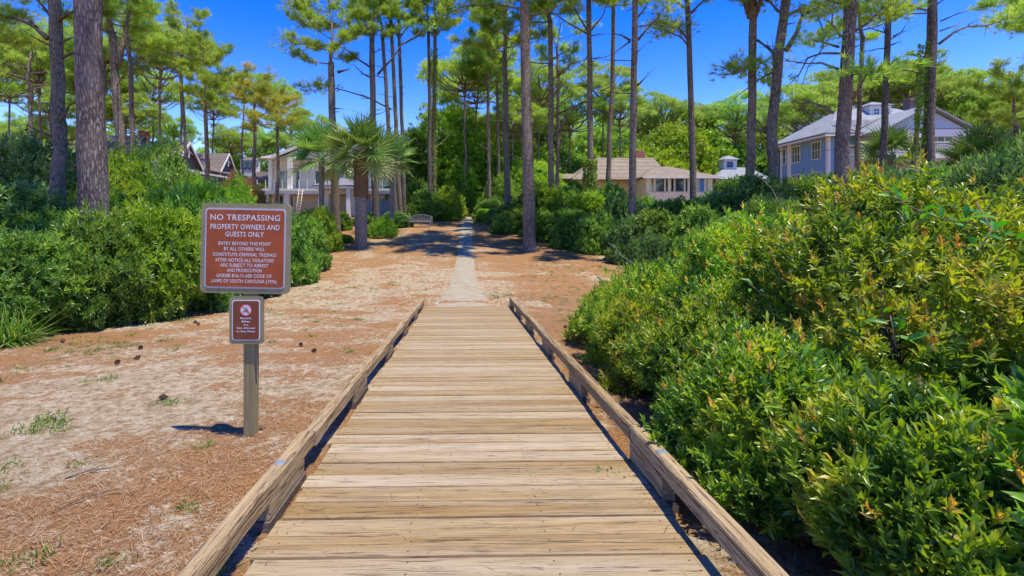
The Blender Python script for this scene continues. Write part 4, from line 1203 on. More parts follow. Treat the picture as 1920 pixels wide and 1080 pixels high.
# small roof lantern house between
c3 = empty('blue_trimmed_house', (PX(463, 66), 66, gzf(66)), label='small grey dormer house with a dark square window left of the white house', cat='house')
z1_ = PZ(300, 66) - gzf(66); z0_ = PZ(320, 66) - gzf(66)
mb = MB(); mb.box(-.95, .95, 0, 2, z0_ - 5, z1_); mb.build('dormer', M_whitep, c3)
window(c3, I4, -.62, -.02, z0_ + .25, z1_ - .3, frame=M_greyw); window(c3, I4, .22, .62, z0_ + .25, z1_ - .3, frame=M_greyw)
mb = MB(); mb.prism([(-1.15, -.2, z1_), (1.15, -.2, z1_), (.4, 1, z1_ + .5), (-.4, 1, z1_ + .5)], (0, 1.5, 0)); mb.prism([(-4, -1.2, z0_ - 1.6), (5, -1.2, z0_ - 1.6), (4, 1, z0_ - .05), (-3, 1, z0_ - .05)], (0, 2.5, .01)); mb.build('roof', M_roof_b, c3)

# --- low beige house in the middle right
bt = 50.0; bh = empty('beige_house', (PX(1205, bt), bt, gzf(bt)), label='low pale-yellow house with tan shingle roof, sunroom and red chimney in the middle distance', cat='house')
bz = gzf(bt)
def bx_(px, t=bt): return PX(px, t) - PX(1205, bt)
def bz_(py, t=bt): return PZ(py, t) - bz
ez = bz_(332); zf = -1.0
mb = MB(); mb.box(bx_(1212), bx_(1336), 0, 6, zf, ez - .12); mb.build('wall', M_yellow, bh)
mb = MB(); mb.box(bx_(1213), bx_(1335), -.05, -.003, zf, bz_(361)); mb.box(bx_(1213), bx_(1335), -.07, -.003, bz_(361) + .003, bz_(361) + .08); mb.build('sunroom_panel', M_yellow, bh)
for (a_, b_, pm) in ((1221,1225,None),(1229,1245,None),(1248,1252,None),(1258,1263,None),(1266,1282,None),(1285,1289,None),(1306,1309,None),(1311,1320,M_bluepanel),(1323,1327,None)):
    window(bh, I4, bx_(a_), bx_(b_), bz_(359), bz_(335), frame=M_yellow, pane=pm, fw=.07)
rf = MB(); hp = bx_(1250); pz = bz_(312, 53); 
l_, r_ = bx_(1202), bx_(1352)
slab_poly(rf, [(l_, -.5, ez), (r_, -.5, ez), (hp + 1.6, 3.2, pz), (hp, 3.2, pz)], .14)
slab_poly(rf, [(r_, -.5, ez), (r_, 7, ez), (hp + 1.6, 3.2, pz)], .14); slab_poly(rf, [(l_, -.5, ez), (l_, 7, ez), (hp, 3.2, pz)], .14)
rf.build('roof', M_roof_t, bh)
mb = MB(); mb.box(l_, r_, -.56, -.5, ez - .16, ez - .003); mb.build('fascia', M_whitep, bh)
mb = MB(); mb.box(bx_(1085, 54), bx_(1236, 54), 4.5, 12, zf, bz_(336, 52)); mb.build('wall', M_yellow, bh)
rf = MB(); z3 = bz_(336, 52); z4 = bz_(296, 57)
slab_poly(rf, [(bx_(1075, 52), 2.0, z3), (bx_(1262, 52), 2.0, z3), (bx_(1225, 57), 7.0, z4), (bx_(1118, 57), 7.0, z4)], .16)
slab_poly(rf, [(bx_(1262, 52), 2.0, z3), (bx_(1262, 52), 12.0, z3), (bx_(1225, 57), 7.0, z4)], .16)
slab_poly(rf, [(bx_(1075, 52), 2.0, z3), (bx_(1075, 52), 12.0, z3), (bx_(1118, 57), 7.0, z4)], .16)
slab_poly(rf, [(bx_(1050, 52), 3.4, bz_(334, 53)), (bx_(1100, 52), 3.4, bz_(334, 53)), (bx_(1100, 54), 6.6, bz_(325, 56)), (bx_(1062, 54), 6.6, bz_(325, 56))], .12)
ro = rf.build('roof', M_roof_t, bh)
mb = MB(); cx = bx_(1200, 57.5); mb.box(cx - .55, cx + .55, 7.3, 8.1, z4 - .8, bz_(284, 57)); mb.box(cx - .3, cx + .3, 7.4, 8.0, bz_(284, 57) + .003, bz_(281, 57)); mb.build('chimney', M_chim, ro)
# white house behind, seen in a gap
wg = empty('white_shed_house', (PX(1378, 60), 60, gzf(60)), label='pale house with grey roof and small white cupola glimpsed between beige and blue houses', cat='house')
zz_ = gzf(60); 
mb = MB(); mb.box(-2.2, 4, 0, 6, -1, PZ(334, 60) - zz_); mb.build('wall', M_bluew, wg)
mb = MB(); slab_poly(mb, [(-2.8, -.6, PZ(336, 60) - zz_), (4.6, -.6, PZ(336, 60) - zz_), (3.4, 3, PZ(314, 63) - zz_), (.2, 3, PZ(314, 63) - zz_)], .15); slab_poly(mb, [(-2.8, -.6, PZ(336, 60) - zz_), (.2, 3, PZ(314, 63) - zz_), (-2.8, 6.6, PZ(336, 60) - zz_)], .15); mb.build('roof', M_roof_l, wg)
mb = MB(); mb.box(-.1, 1.6, 2.4, 4, PZ(322, 63) - zz_, PZ(300, 63) - zz_); cu_ = mb.build('cupola', M_whitep, wg)
mb = MB(); mb.prism([(-.35, 2.1, PZ(300, 63) - zz_ + .003), (1.85, 2.1, PZ(300, 63) - zz_ + .003), (.9, 2.9, PZ(292, 63) - zz_), (.6, 2.9, PZ(292, 63) - zz_)], (0, 1.3, 0)); mb.build('cupola_roof', M_roof_l, cu_)
window(wg, Matrix.Translation((0, 2.4, 0)), .3, 1.0, PZ(314, 63) - zz_, PZ(305, 63) - zz_, 2, 2, M_bluew)

# --- blue house at the right
ut = 43.7; ux = PX(1552, ut); uz = gzf(ut)
uh = empty('blue_house', (ux, ut, uz), R(-2.8), label='large blue shingled house with white trim, pale roof, cupola and balcony at the right', cat='house')
def wx(px, t=ut): return PX(px, t) - ux
def wz(py, t=ut): return PZ(py, t) - uz
ue = wz(251)
UW = wx(1805)
mb = MB(); mb.box(0, UW, 0, 7.3, -1.5, ue); mb.build('wall', M_bluew, uh)
mb = MB(); mb.box(wx(1590), UW - .3, -.06, -.003, -1.5, ue - .1); mb.build('front_wall', M_siding, uh)
mb = MB(); mb.box(-.06, .22, -.08, .2, -1.5, ue - .01); mb.build('corner_board', M_whitep, uh)
mb = MB(); mb.box(-.05, -.003, 7.0, 7.25, -1.5, ue - .01); mb.box(-.05, -.003, 5.4, 6.0, -1.5, ue - .01); mb.build('corner_board', M_whitep, uh)
Ml = Matrix.Rotation(R(-90), 4, 'Z')       # plane x=0 facing -x ; local x -> -y
for (a_, b_) in ((1.0, 2.1), (4.0, 5.2), (6.35, 6.8)):
    window(uh, Ml, -b_, -a_, ue - 2.15, ue - .55, 3 if b_ - a_ > .6 else 1, 2)
for (a_, b_) in ((1.0, 2.1), (4.0, 5.2)): window(uh, Ml, -b_, -a_, ue - 5.0, ue - 3.5, 3, 2)
rf = MB(); rz_ = wz(206, 47.5); xr0, xr1 = wx(1612, 47.5), wx(1742, 47.5); o_ = .75
E = [(-o_, -o_, ue), (UW + o_, -o_, ue), (UW + o_, 7.3 + o_, ue), (-o_, 7.3 + o_, ue)]; A = (3.6, 3.6, rz_); B = (UW - 3.6, 3.6, rz_)
slab_poly(rf, [E[0], E[1], B, A], .16); slab_poly(rf, [E[1], E[2], B], .16); slab_poly(rf, [E[2], E[3], A, B], .16); slab_poly(rf, [E[3], E[0], A], .16)
ro = rf.build('roof', M_roof_l, uh)
mb = MB(); mb.box(-o_, -o_ + .05, -o_, 7.3 + o_, ue - .32, ue - .17); mb.box(-o_, UW + o_, -o_ - .05, -o_ - .002, ue - .32, ue - .17); mb.build('fascia', M_whitep, uh)
mb = MB(); mb.box(-o_ + .06, UW + o_, -o_, -.07, ue - .24, ue - .18); mb.box(-o_ + .06, -.01, -.06, 7.3 + o_, ue - .24, ue - .18); mb.build('soffit', M_cream, uh)
# projecting gable over the balcony
gxl, gxr = wx(1648, 41), wx(1818, 41); gm_ = (gxl + gxr) / 2; gp_ = wz(199, 41); ge = wz(246, 41)
rf = MB(); slab_poly(rf, [(gxl, -3.2, ge), (gm_, -3.2, gp_), (gm_, 3, gp_), (gxl, 3, ge)], .16); slab_poly(rf, [(gxr, -3.2, ge), (gm_, -3.2, gp_), (gm_, 3, gp_), (gxr, 3, ge)], .16)
rf.build('gable_roof', M_roof_l, uh)
mb = MB(); mb.prism([(gxl + .9, -2.8, ge + .15), (gxr - .9, -2.8, ge + .15), (gm_, -2.8, gp_ - .25)], (0, .15, 0)); mb.build('gable_wall', M_paleblue, uh)
mb = MB(); mb.box(gxl + .3, gxr - .3, -2.9, -2.5, ge - .55, ge + .08); mb.build('porch_beam', M_whitep, uh)
zbk = wz(288, 41)
mb = MB(); mb.box(gxl + .3, gxr - .2, -3.0, -.1, zbk - .45, zbk); mb.build('balcony_deck', M_whitep, uh)
for x in (gxl + .45, gm_, gxr - .45):
    mb = MB(); mb.box(x - .14, x + .14, -2.85, -2.57, -1.5, zbk - .453); mb.build('column', M_whitep, uh)
    mb = MB(); mb.box(x - .12, x + .12, -2.82, -2.58, zbk + .003, ge - .553); mb.build('column', M_whitep, uh)
mb = MB(); mb.box(gxl + .4, gxr - .3, -2.95, -2.87, zbk + .88, zbk + .96); mb.box(gxl + .4, gxr - .3, -2.93, -2.89, zbk + .08, zbk + .13)
k = gxl + .5
while k < gxr - .35: mb.box(k - .02, k + .02, -2.93, -2.89, zbk + .133, zbk + .877); k += .14
mb.build('balustrade', M_whitep, uh)
for (a_, b_) in ((1588, 1604), (1668, 1678), (1700, 1712), (1747, 1758), (1761, 1772)):
    window(uh, Matrix.Translation((0, -.063, 0)), wx(a_), wx(b_), wz(272), wz(250), 1, 1, M_whitep, M_shutter)
for (a_, b_) in ((1600, 1612), (1694, 1708), (1750, 1762)):
    window(uh, Matrix.Translation((0, -.063, 0)), wx(a_), wx(b_), wz(330), wz(302), 2, 2)
mb = MB(); ca, cb = wx(1611, 47), wx(1648, 47); mb.box(ca, cb, 2.4, 4.6, rz_ - 1.2, wz(202, 47)); cu_ = mb.build('cupola', M_whitep, uh)
mb = MB(); zt = wz(202, 47) + .003; cm = (ca + cb) / 2
for P_ in ([(ca - .2, 2.2, zt), (cb + .2, 2.2, zt), (cm, 3.5, zt + .55)], [(cb + .2, 2.2, zt), (cb + .2, 4.8, zt), (cm, 3.5, zt + .55)], [(ca - .2, 4.8, zt), (ca - .2, 2.2, zt), (cm, 3.5, zt + .55)]): slab_poly(mb, P_, .08)
mb.build('cupola_roof', M_roof_l, cu_)
for (a_, b_) in ((1617, 1626), (1635, 1643)): window(uh, Matrix.Translation((0, 2.4, 0)), wx(a_, 47), wx(b_, 47), wz(220, 47), wz(209, 47), 2, 2, M_whitep)
mb = MB(); cx = wx(1703, 48); mb.box(cx - .5, cx + .5, 4.3, 5.2, rz_ - 1.5, wz(190, 48)); mb.box(cx - .6, cx + .6, 4.2, 5.3, wz(190, 48) + .003, wz(186, 48)); mb.build('chimney', M_chim2, ro)

# ------------------------------------------------------------------ bench
bnt = 37.5; bn = empty('garden_bench', (PX(790, bnt), bnt, G(PX(790, bnt), bnt)), 0, label='weathered wooden bench with an arched slatted back, left of the path', cat='bench')
W_ = .90
mb = MB(); mb.box(-W_, W_, -.02, .48, .40, .44, c=.005); mb.box(-W_ + .04, W_ - .04, 0, .46, .34, .397); mb.build('seat', M_benchwood, bn)
for x in (-W_, W_ - .07):
    for y0, zt_ in ((-.02, .78), (.42, .64)):
        mb = MB(); mb.box(x, x + .07, y0 - (.06 if y0 < 0 else 0), y0 + .07 - (.06 if y0 < 0 else 0), 0, zt_); mb.build('leg', M_benchwood, bn)
    mb = MB(); mb.box(x - .01, x + .08, -.02, .52, .645, .69, c=.005); mb.build('armrest', M_benchwood, bn)
bk = MB()
def arch(x): return .80 + .20 * (1 - (x / W_) ** 2)
N = 16
for i in range(N):
    xa, xb = -W_ + .0 + 2 * W_ * i / N, -W_ + 2 * W_ * (i + 1) / N
    bk.prism([(xa, -.085, arch(xa) - .08), (xb, -.085, arch(xb) - .08), (xb, -.085, arch(xb)), (xa, -.085, arch(xa))], (0, .05, 0))
bk.box(-W_ + .07, W_ - .07, -.08, -.04, .47, .54)
for i in range(13):
    x = -W_ + .14 + (2 * W_ - .28) * i / 12; bk.box(x - .028, x + .028, -.075, -.045, .543, arch(x) - .06)
bk.build('backrest', M_benchwood, bn)
bn.rotation_euler = (0, 0, R(180 - 12))

# ------------------------------------------------------------------ the pines one can tell apart
# xb, xt: column at the foot and at the top edge of the frame; t depth; w width px; cy row of the lowest live branches
pine(112, 98, 17, 29, -60, 'A', 'knobbly pine left of the thickest one, with one long arching limb', stubs=8, cs=1.0, seed=51, wob=.09, limbs=[(10, [(89, 72), (66, 50), (38, 36), (0, 30), (-40, 34)], 2), (9, [(110, 38), (128, 25), (150, 18)], 0), (6, [(112, 80), (140, 69)], 0), (6, [(95, 30), (75, 5), (60, -20)], 1), (6, [(116, 108), (150, 94), (185, 88)], 0)])
pine(181, 176, 12.5, 55, -420, 'B', 'thickest pine trunk of all, coarse dark bark, rising out of the left shrubs', bark=M_bark_near, stubs=2, sides=28, seed=52, cs=1.15, wob=.012)
pine(236, 208, 27, 19, 60, 'C', 'forked dark pine right beside the thick left pine', stubs=8, seed=53, cs=.9, wob=.07, limbs=[(12, [(222, 122), (228, 92), (236, 55), (244, 10), (250, -60)], 1)])
pine(252, 243, 36, 12, 110, 'A', 'slender straight pine behind the forked one, above the left magnolia shrub', stubs=8, seed=54, cs=.95)
pine(60, 50, 42, 9, 190, 'S', 'thin-crowned grey pine at far left with many bare branches', stubs=16, seed=55, cs=1.3, bark=M_bark_far, lowstub=.3)
pine(352, 338, 40, 7, 110, 'D', 'thin leaning pine in front of the grey gabled house', stubs=4, seed=56, cs=.8)
pine(387, 387, 38, 10, 196, 'A', 'pine with bright bushy head right of the grey house gable', stubs=6, seed=57, cs=.78, limbs=[(3, [(387, 212), (405, 208), (425, 205)], 1)])
pine(480, 478, 42, 9, 245, 'D', 'yellow-orange tinted pine left of the white house', mat=M_needle_y, stubs=5, seed=58, cs=.95)
pine(518, 522, 46, 8, 240, 'B', 'yellowish leafy pine directly above the white house roof end', mat=M_needle_y, stubs=5, seed=59, cs=.62)
pine(631, 617, 34, 18, 118, 'B', 'tall dark pine behind the smaller palm, drooping dead branch to its left', stubs=9, seed=60, cs=.86, wob=.05, limbs=[(4, [(628, 160), (600, 158), (575, 163)], 2), (8, [(628, 92), (648, 68), (662, 55)], 1), (5, [(617, 85), (580, 83), (545, 82)], 1), (5, [(618, 45), (590, 30), (570, 18), (545, 10)], 3), (6, [(634, 135), (654, 130)], 0)])
pine(705, 696, 37, 15, 62, 'C', 'straight pine behind the big palm with long bare upswept branches', stubs=11, seed=61, cs=.82, limbs=[(4, [(700, 130), (670, 110), (646, 90), (630, 88)], 0), (4, [(703, 150), (680, 138), (664, 122)], 0), (5, [(700, 80), (685, 50), (668, 35)], 1), (5, [(708, 140), (735, 110), (752, 85), (788, 60)], 0)])
pine(744, 712, 38.5, 10, 60, 'D', 'slightly bent thin pine, second of the close cluster right of the palm', stubs=8, seed=62, cs=.75, wob=.1, limbs=[(4, [(734, 205), (690, 183), (640, 168), (600, 160)], 0)])
pine(752, 731, 40, 10, 40, 'S', 'thin grey pine, third of the close cluster right of the palm', stubs=7, seed=63, cs=.9)
pine(759, 747, 41, 9, 20, 'S', 'slim pine with bare forked branches, fourth of the cluster right of the palm', stubs=12, seed=64, cs=.95, lowstub=.6, limbs=[(4, [(749, 75), (735, 45), (728, 25)], 1), (4, [(749, 70), (770, 45), (780, 22)], 1), (4, [(750, 85), (780, 70), (800, 50)], 1)])
pine(806, 803, 42, 9, 60, 'B', 'slim dark pine, left of the close pair above the bench', stubs=4, seed=65, cs=.75)
pine(813, 816, 43, 10, 52, 'A', 'ivy-clad pine, right of the close pair above the bench', stubs=4, seed=66, cs=.8)
pine(917, 914, 46, 9, 150, 'C', 'slim pine left of the path end with a dark bushy head', stubs=8, seed=67, cs=1.0)
pine(935, 930, 52, 8, 170, 'A', 'thin pine behind the path end, between two darker trunks', stubs=6, seed=68, cs=.85)
pine(953, 944, 38, 14, 95, 'E', 'full-crowned pine just right of the path end', stubs=10, seed=69, cs=1.02)
pine(993, 984, 27.6, 26, -40, 'E', 'tall reddish pine with flared foot standing alone right of the path', stubs=3, seed=70, cs=1.3, wob=.03, flare=1.75, lowstub=.75, sides=18, limbs=[(5, [(984, 18), (930, 8), (870, 12), (830, 30)], 3), (4, [(994, 30), (1030, 20), (1080, -5)], 1)])
pine(1034, 1031, 35, 14, 40, 'C', 'pine right of the lone reddish pine, long bare branches to its right', stubs=13, seed=71, cs=1.05, limbs=[(5, [(1044, 215), (1075, 200), (1105, 188)], 0), (6, [(1048, 250), (1060, 218), (1085, 195), (1102, 190)], 0), (3, [(1036, 150), (1070, 120), (1100, 112)], 0), (3, [(1036, 110), (1064, 95), (1090, 70)], 0)])
pine(1043, 1050, 41, 9, 140, 'S', 'thin pale pine touching the right side of another trunk', stubs=14, seed=72, cs=1.0)
pine(1108, 1103, 34, 14, 0, 'A', 'dark straight pine left of the beige house roof', stubs=14, seed=73, cs=1.0, lowstub=.5, limbs=[(4, [(1103, 60), (1085, 30), (1070, 0)], 1), (4, [(1104, 65), (1060, 40), (1025, 15)], 1), (4, [(1106, 60), (1130, 30), (1140, 0)], 1), (3, [(1105, 68), (1120, 65), (1142, 63)], 0)])
pine(1138, 1149, 37, 11, 10, 'D', 'thin pine in front of the beige house roof, crooked near the top', stubs=9, seed=74, cs=.9, wob=.08)
pine(1184, 1188, 26, 16, -50, 'B', 'tall dark pine before the left wall of the beige sunroom', stubs=8, seed=75, cs=1.15, lowstub=.5, wob=.03, limbs=[(5, [(1196, 75), (1212, 55), (1232, 35), (1252, 5)], 1), (5, [(1182, 76), (1165, 66), (1150, 64)], 0), (4, [(1196, 160), (1215, 140)], 0), (4, [(1181, 78), (1148, 102)], 0), (4, [(1196, 32), (1210, 15), (1218, -5)], 1), (3, [(1197, 50), (1225, 45), (1260, 50), (1290, 72)], 0)])
pine(1301, 1290, 32, 14, -30, 'D', 'lone straight pine against open sky before the right end of the sunroom', stubs=5, seed=76, cs=.95, lowstub=.75, wob=.05, limbs=[(5, [(1290, 74), (1272, 52), (1255, 45), (1238, 38)], 3), (4, [(1290, 85), (1278, 70), (1250, 58), (1235, 48)], 2), (5, [(1287, 18), (1270, 5), (1250, -5)], 1), (6, [(1296, 25), (1308, 12), (1325, -5)], 1)])
pine(1403, 1409, 24, 19, -40, 'C', 'pine forking near the top of the frame, right of the open sky', stubs=6, seed=77, cs=.8, lowstub=.6, wob=.06, limbs=[(15, [(1409, 32), (1400, 8), (1392, -25), (1388, -60)], 1), (13, [(1413, 34), (1424, 8), (1432, -20)], 1), (5, [(1420, 75), (1432, 84), (1446, 98)], 0), (4, [(1402, 125), (1390, 128), (1380, 122)], 2), (4, [(1416, 110), (1435, 120), (1440, 150)], 2)])
pine(1451, 1470, 22.5, 23, -10, 'A', 'reddish knobbly pine with drooping branches left of the blue house', stubs=11, seed=78, cs=.95, lowstub=.4, wob=.09, limbs=[(8, [(1455, 122), (1450, 100), (1440, 88), (1422, 78)], 0), (10, [(1474, 95), (1495, 60), (1503, 32), (1530, 15)], 1), (6, [(1478, 28), (1510, 12), (1530, 22), (1545, 60)], 2), (5, [(1460, 22), (1445, 5), (1430, -5)], 1), (3, [(1545, 60), (1543, 90), (1515, 125), (1502, 165)], 0)])
pine(1570, 1592, 18, 29, -70, 'B', 'thickest pine of the right half, standing before the blue house corner', stubs=7, seed=79, cs=.85, lowstub=.4, bark=M_bark_near, wob=.04, sides=20, limbs=[(5, [(1572, 130), (1540, 118), (1515, 119), (1480, 115)], 0), (5, [(1572, 88), (1545, 80), (1525, 75)], 1), (6, [(1562, 212), (1545, 200), (1520, 192), (1500, 194)], 0), (5, [(1575, 100), (1540, 100), (1515, 108), (1498, 140), (1478, 160)], 0), (7, [(1594, 195), (1606, 175), (1630, 130)], 1), (6, [(1600, 60), (1625, 45), (1650, 20), (1665, 5)], 2), (5, [(1578, 70), (1560, 45), (1562, 10)], 1)])
pine(1606, 1618, 33, 11, 70, 'D', 'thin reddish pine just right of the thick right pine', stubs=8, seed=80, cs=.8)
pine(1648, 1672, 27, 14, -10, 'S', 'slender leaning pine before the blue house cupola', stubs=9, seed=81, cs=1.0, lowstub=.6, limbs=[(3, [(1675, 68), (1690, 60), (1702, 42)], 0), (3, [(1662, 70), (1656, 50)], 0), (3, [(1672, 84), (1688, 78)], 0)])
pine(1728, 1742, 25, 17, -40, 'C', 'ivy-covered pine, left trunk of the touching pair before the blue house gable', stubs=6, seed=82, cs=.8, lowstub=.6)
pine(1744, 1758, 24.5, 14, -120, 'S', 'bare grey pine, right trunk of the touching pair before the blue house gable', stubs=8, seed=83, cs=.9, lowstub=.7, limbs=[(5, [(1761, 82), (1790, 60), (1812, 50), (1850, 48), (1885, 36), (1905, 20)], 2), (3, [(1763, 58), (1790, 48), (1816, 31)], 0), (3, [(1763, 40), (1790, 28), (1822, 17)], 0), (4, [(1738, 20), (1710, 12), (1685, 8)], 1), (3, [(1738, 25), (1700, 26), (1680, 24)], 1)])
pine(1683, 1752, 27, 10, 150, 'S', 'steeply leaning thin pine under the ivy-covered pair', stubs=3, seed=84, cs=.35)
pine(1914, 1922, 24, 13, 235, 'D', 'dark pine cut by the right edge of the photograph', stubs=5, seed=85, cs=.6)
# branches reaching into the frame from trees at its edge
pine(2040, 2040, 26, 20, 60, 'B', 'pine beyond the right edge whose branches reach into the sky', stubs=10, seed=86, cs=1.05)
pine(-70, -60, 24, 20, 90, 'A', 'pine at the left edge whose crown fills the top left corner', stubs=8, seed=87, cs=1.0)

# ivy climbing two of them
def ivy(px, px2, t, y0, y1, w, label, seed):
    rs = np.random.RandomState(seed); n = 900
    f = rs.rand(n) ** .8; z0 = PZ(y0, t); z1 = PZ(y1, t); r = w / 2 / (F / t)
    root = (PX(px, t), t, z0)
    az = rs.rand(n) * 6.28; rr = r * (.85 + .3 * rs.rand(n) * (1 - .5 * f)) + .02
    C = np.stack([np.cos(az) * rr + (PX(px2, t) - PX(px, t)) * f, np.sin(az) * rr, (z1 - z0) * f], 1)
    D = np.stack([np.cos(az), np.sin(az), .3 + 0 * az], 1)
    d = rosettes(C, D, 5, .10, .6, LEAF4, rs, spread=(.4, 1.4), stem=.04)
    o = link('ivy', mesh_np('ivy', d[0], d[1], [M_shrub_b], attr={'v': d[2]}), None, label=label, cat='ivy'); o.location = root
ivy(812, 815, 43, 385, 90, 11, 'ivy sheathing the right trunk of the pair above the bench', 5)
ivy(1729, 1738, 25, 300, 80, 22, 'ivy climbing the left trunk of the pair before the blue house gable', 6)
ivy(1107, 1106, 34, 375, 300, 24, 'dense ivy round the foot of the dark pine left of the beige house', 7)
ivy(1402, 1403, 24, 410, 330, 26, 'ivy round the foot of the forked pine left of the blue house', 8)

# ------------------------------------------------------------------ distant pines, counted from left to right in each stretch
ORD = 'first second third fourth fifth sixth seventh eighth ninth tenth eleventh twelfth thirteenth fourteenth fifteenth sixteenth seventeenth eighteenth nineteenth twentieth'.split()
def stretch(items, where, what, fn, group):
    items = sorted(items, key=lambda q: q[0])
    for i, it in enumerate(items):
        n_ = len(items)
        o_ = ORD[i] + ' from the left' if i < n_ - 1 or n_ == 1 else 'rightmost'
        if i == 0: o_ = 'leftmost'
        fn(*it, label=f'{what} {where}, {o_}', group=group)
FK = ['f1', 'f2', 'f3']
def far_pine(px, t, top, s=1.0, k=None, mat=None, label='', group=None):
    k = k or FK[int(px + t) % 3]
    hh = {'f1': 6.0, 'f2': 7.0, 'f3': 5.4}[k]
    cy = top + hh * s * F / t
    pine(px, px + ((int(px * 7) % 9) - 4), t, max(3.5, .32 * F / t), cy, k, label, cs=s, stubs=5, seed=int(px * 5 + t), group=group, sides=7, bark=M_bark_far, mat=mat or M_needle_f, wob=.1, name='distant_pine')
stretch([(20, 60, 105, 1.1), (95, 70, 150, 1.1), (-20, 48, 60, 1.0), (140, 55, 80, 1.0), (30, 75, 215, 1.1), (128, 75, 215, 1.0), (285, 62, 130, 1.0), (300, 46, 30, 1.0), (200, 60, 120, 1.1), (330, 70, 215, .8),
         (340, 52, 55, .9), (400, 66, 150, .9), (270, 82, 200, 1.1), (165, 85, 225, 1.2), (70, 90, 235, 1.3), (190, 45, 30, 1.0), (75, 46, 40, 1.), (235, 58, 175, .9)],
        'behind the left shrubs and grey roofs', 'bright green pine', far_pine, 'pines behind the left shrubs')
stretch([(432, 78, 235, .9), (455, 60, 130, .8), (545, 74, 195, .8), (520, 62, 150, .7), (570, 92, 245, 1.1), (475, 95, 250, 1.1), (410, 95, 262, 1.1), (588, 70, 205, .9), (500, 85, 235, .9)],
        'between the grey house and the white house', 'light green pine', far_pine, 'pines around the white house')
stretch([(772, 70, 275, .8), (845, 62, 175, 1.1), (870, 50, 85, 1.0), (858, 75, 250, 1.2), (900, 80, 210, 1.3), (985, 66, 150, 1.1), (975, 80, 240, 1.2), (1010, 58, 120, 1.0), (1070, 64, 165, 1.1), (1075, 85, 235, 1.3), (895, 58, 120, 1.),
         (1040, 74, 195, 1.2), (960, 56, 190, .9), (1125, 76, 215, 1.2), (830, 90, 260, 1.3), (925, 92, 245, 1.4), (1050, 95, 262, 1.4), (1000, 72, 205, 1.1), (790, 85, 300, 1.2)],
        'above the far end of the path', 'woodland pine', far_pine, 'woodland pines above the path end')
stretch([(1130, 62, 110, 1.0), (1165, 60, 155, .9), (1195, 80, 200, 1.1), (1240, 74, 175, 1.1), (1290, 84, 205, 1.1), (1325, 76, 190, 1.0), (1378, 72, 172, 1.15), (1210, 92, 225, 1.2), (1270, 96, 240, 1.3), (1345, 92, 235, 1.3), (1410, 88, 215, 1.3), (1150, 90, 225, 1.2)],
        'behind the beige house', 'round-headed pine', far_pine, 'pines behind the beige house')
stretch([(1440, 76, 190, 1.0), (1490, 62, 150, 1.1), (1545, 64, 135, 1.1), (1520, 80, 180, 1.2), (1640, 66, 112, 1.3), (1700, 64, 118, 1.2), (1590, 70, 140, 1.1), (1745, 70, 128, 1.2), (1800, 68, 135, 1.3), (1850, 64, 165, 1.1), (1905, 66, 160, 1.3), (1770, 85, 165, 1.4), (1950, 60, 150, 1.2), (1830, 90, 190, 1.4), (1700, 92, 160, 1.4), (1460, 95, 225, 1.3), (1880, 56, 200, 1.)],
        'behind the blue house', 'dome-headed pine', far_pine, 'pines behind the blue house')

# ------------------------------------------------------------------ broadleaf trees and shrubs
def sh(px, t, top, key, mat=None, r=None, name='shrub', cat='shrub', label='', group=None):
    shrub(px, t, top, key, label, {None: M_shrub, 'b': M_shrub_b, 'd': M_dark, 'r': M_red}[mat], cat, group, name, r)
def tree(px, t, top, key, mat=None, r=None, label='', group=None): sh(px, t, top, key, mat, r, 'broadleaf_tree', 'tree', label, group)
# left bank
stretch([(-60, 9.6, 425, 'b', None, 1.5), (40, 9.6, 440, 'a', None, 1.3), (120, 10.4, 440, 'd', None, 1.3), (205, 11.2, 405, 'b', None, 1.5), (300, 12.2, 392, 'a', 'b', 1.5), (372, 13.6, 372, 'd', None, 1.6), (452, 15.6, 385, 'c', None, 1.5), (530, 18.0, 398, 'b', None, 1.4), (578, 20.6, 408, 'c', None, 1.0)],
        'bordering the sand left of the signpost', 'dense green shrub', sh, 'front row of shrubs on the left')
stretch([(110, 12.5, 395, 'a', None, 1.7), (10, 12.5, 350, 'c', 'd', 1.9), (240, 14.5, 380, 'd', 'b', 1.8), (330, 15.8, 365, 'b', 'b', 1.9), (385, 17.5, 345, 'a', 'b', 1.6), (428, 20, 350, 'd', 'b', 1.5), (370, 20, 342, 'b', 'b', 1.7)],
        'in the second row left of the signpost', 'bright shrub', sh, 'second row of shrubs on the left')
stretch([(60, 20, 262, 'u', 'd', 3.0), (-40, 19, 268, 'u', None, 2.8), (285, 21, 272, 'u', None, 1.9), (225, 20, 285, 'u', 'b', 1.7), (120, 24, 285, 't', 'd', 2.4)],
        'beside the thick left pine', 'tall dark evergreen tree', tree, 'evergreen trees on the left')
shrub(452, 36, 330, 'd', 'pinkish red-leaved shrub just left of the white house', M_red, r=1.0)
stretch([(606, 27, 392, 'b', 'b', .85), (638, 36, 398, 'a', None, .9), (580, 30, 395, 'a', None, 1.1), (645, 31, 440, 'low', 'b', .7), (716, 33, 408, 'low', 'b', 1.1), (745, 38, 398, 'c', 'd', 1.4), (690, 40, 400, 'b', None, 1.3), (702, 34, 430, 'low', None, .8)],
        'beneath the palms by the white house', 'small rounded shrub', sh, 'shrubs below the palms')
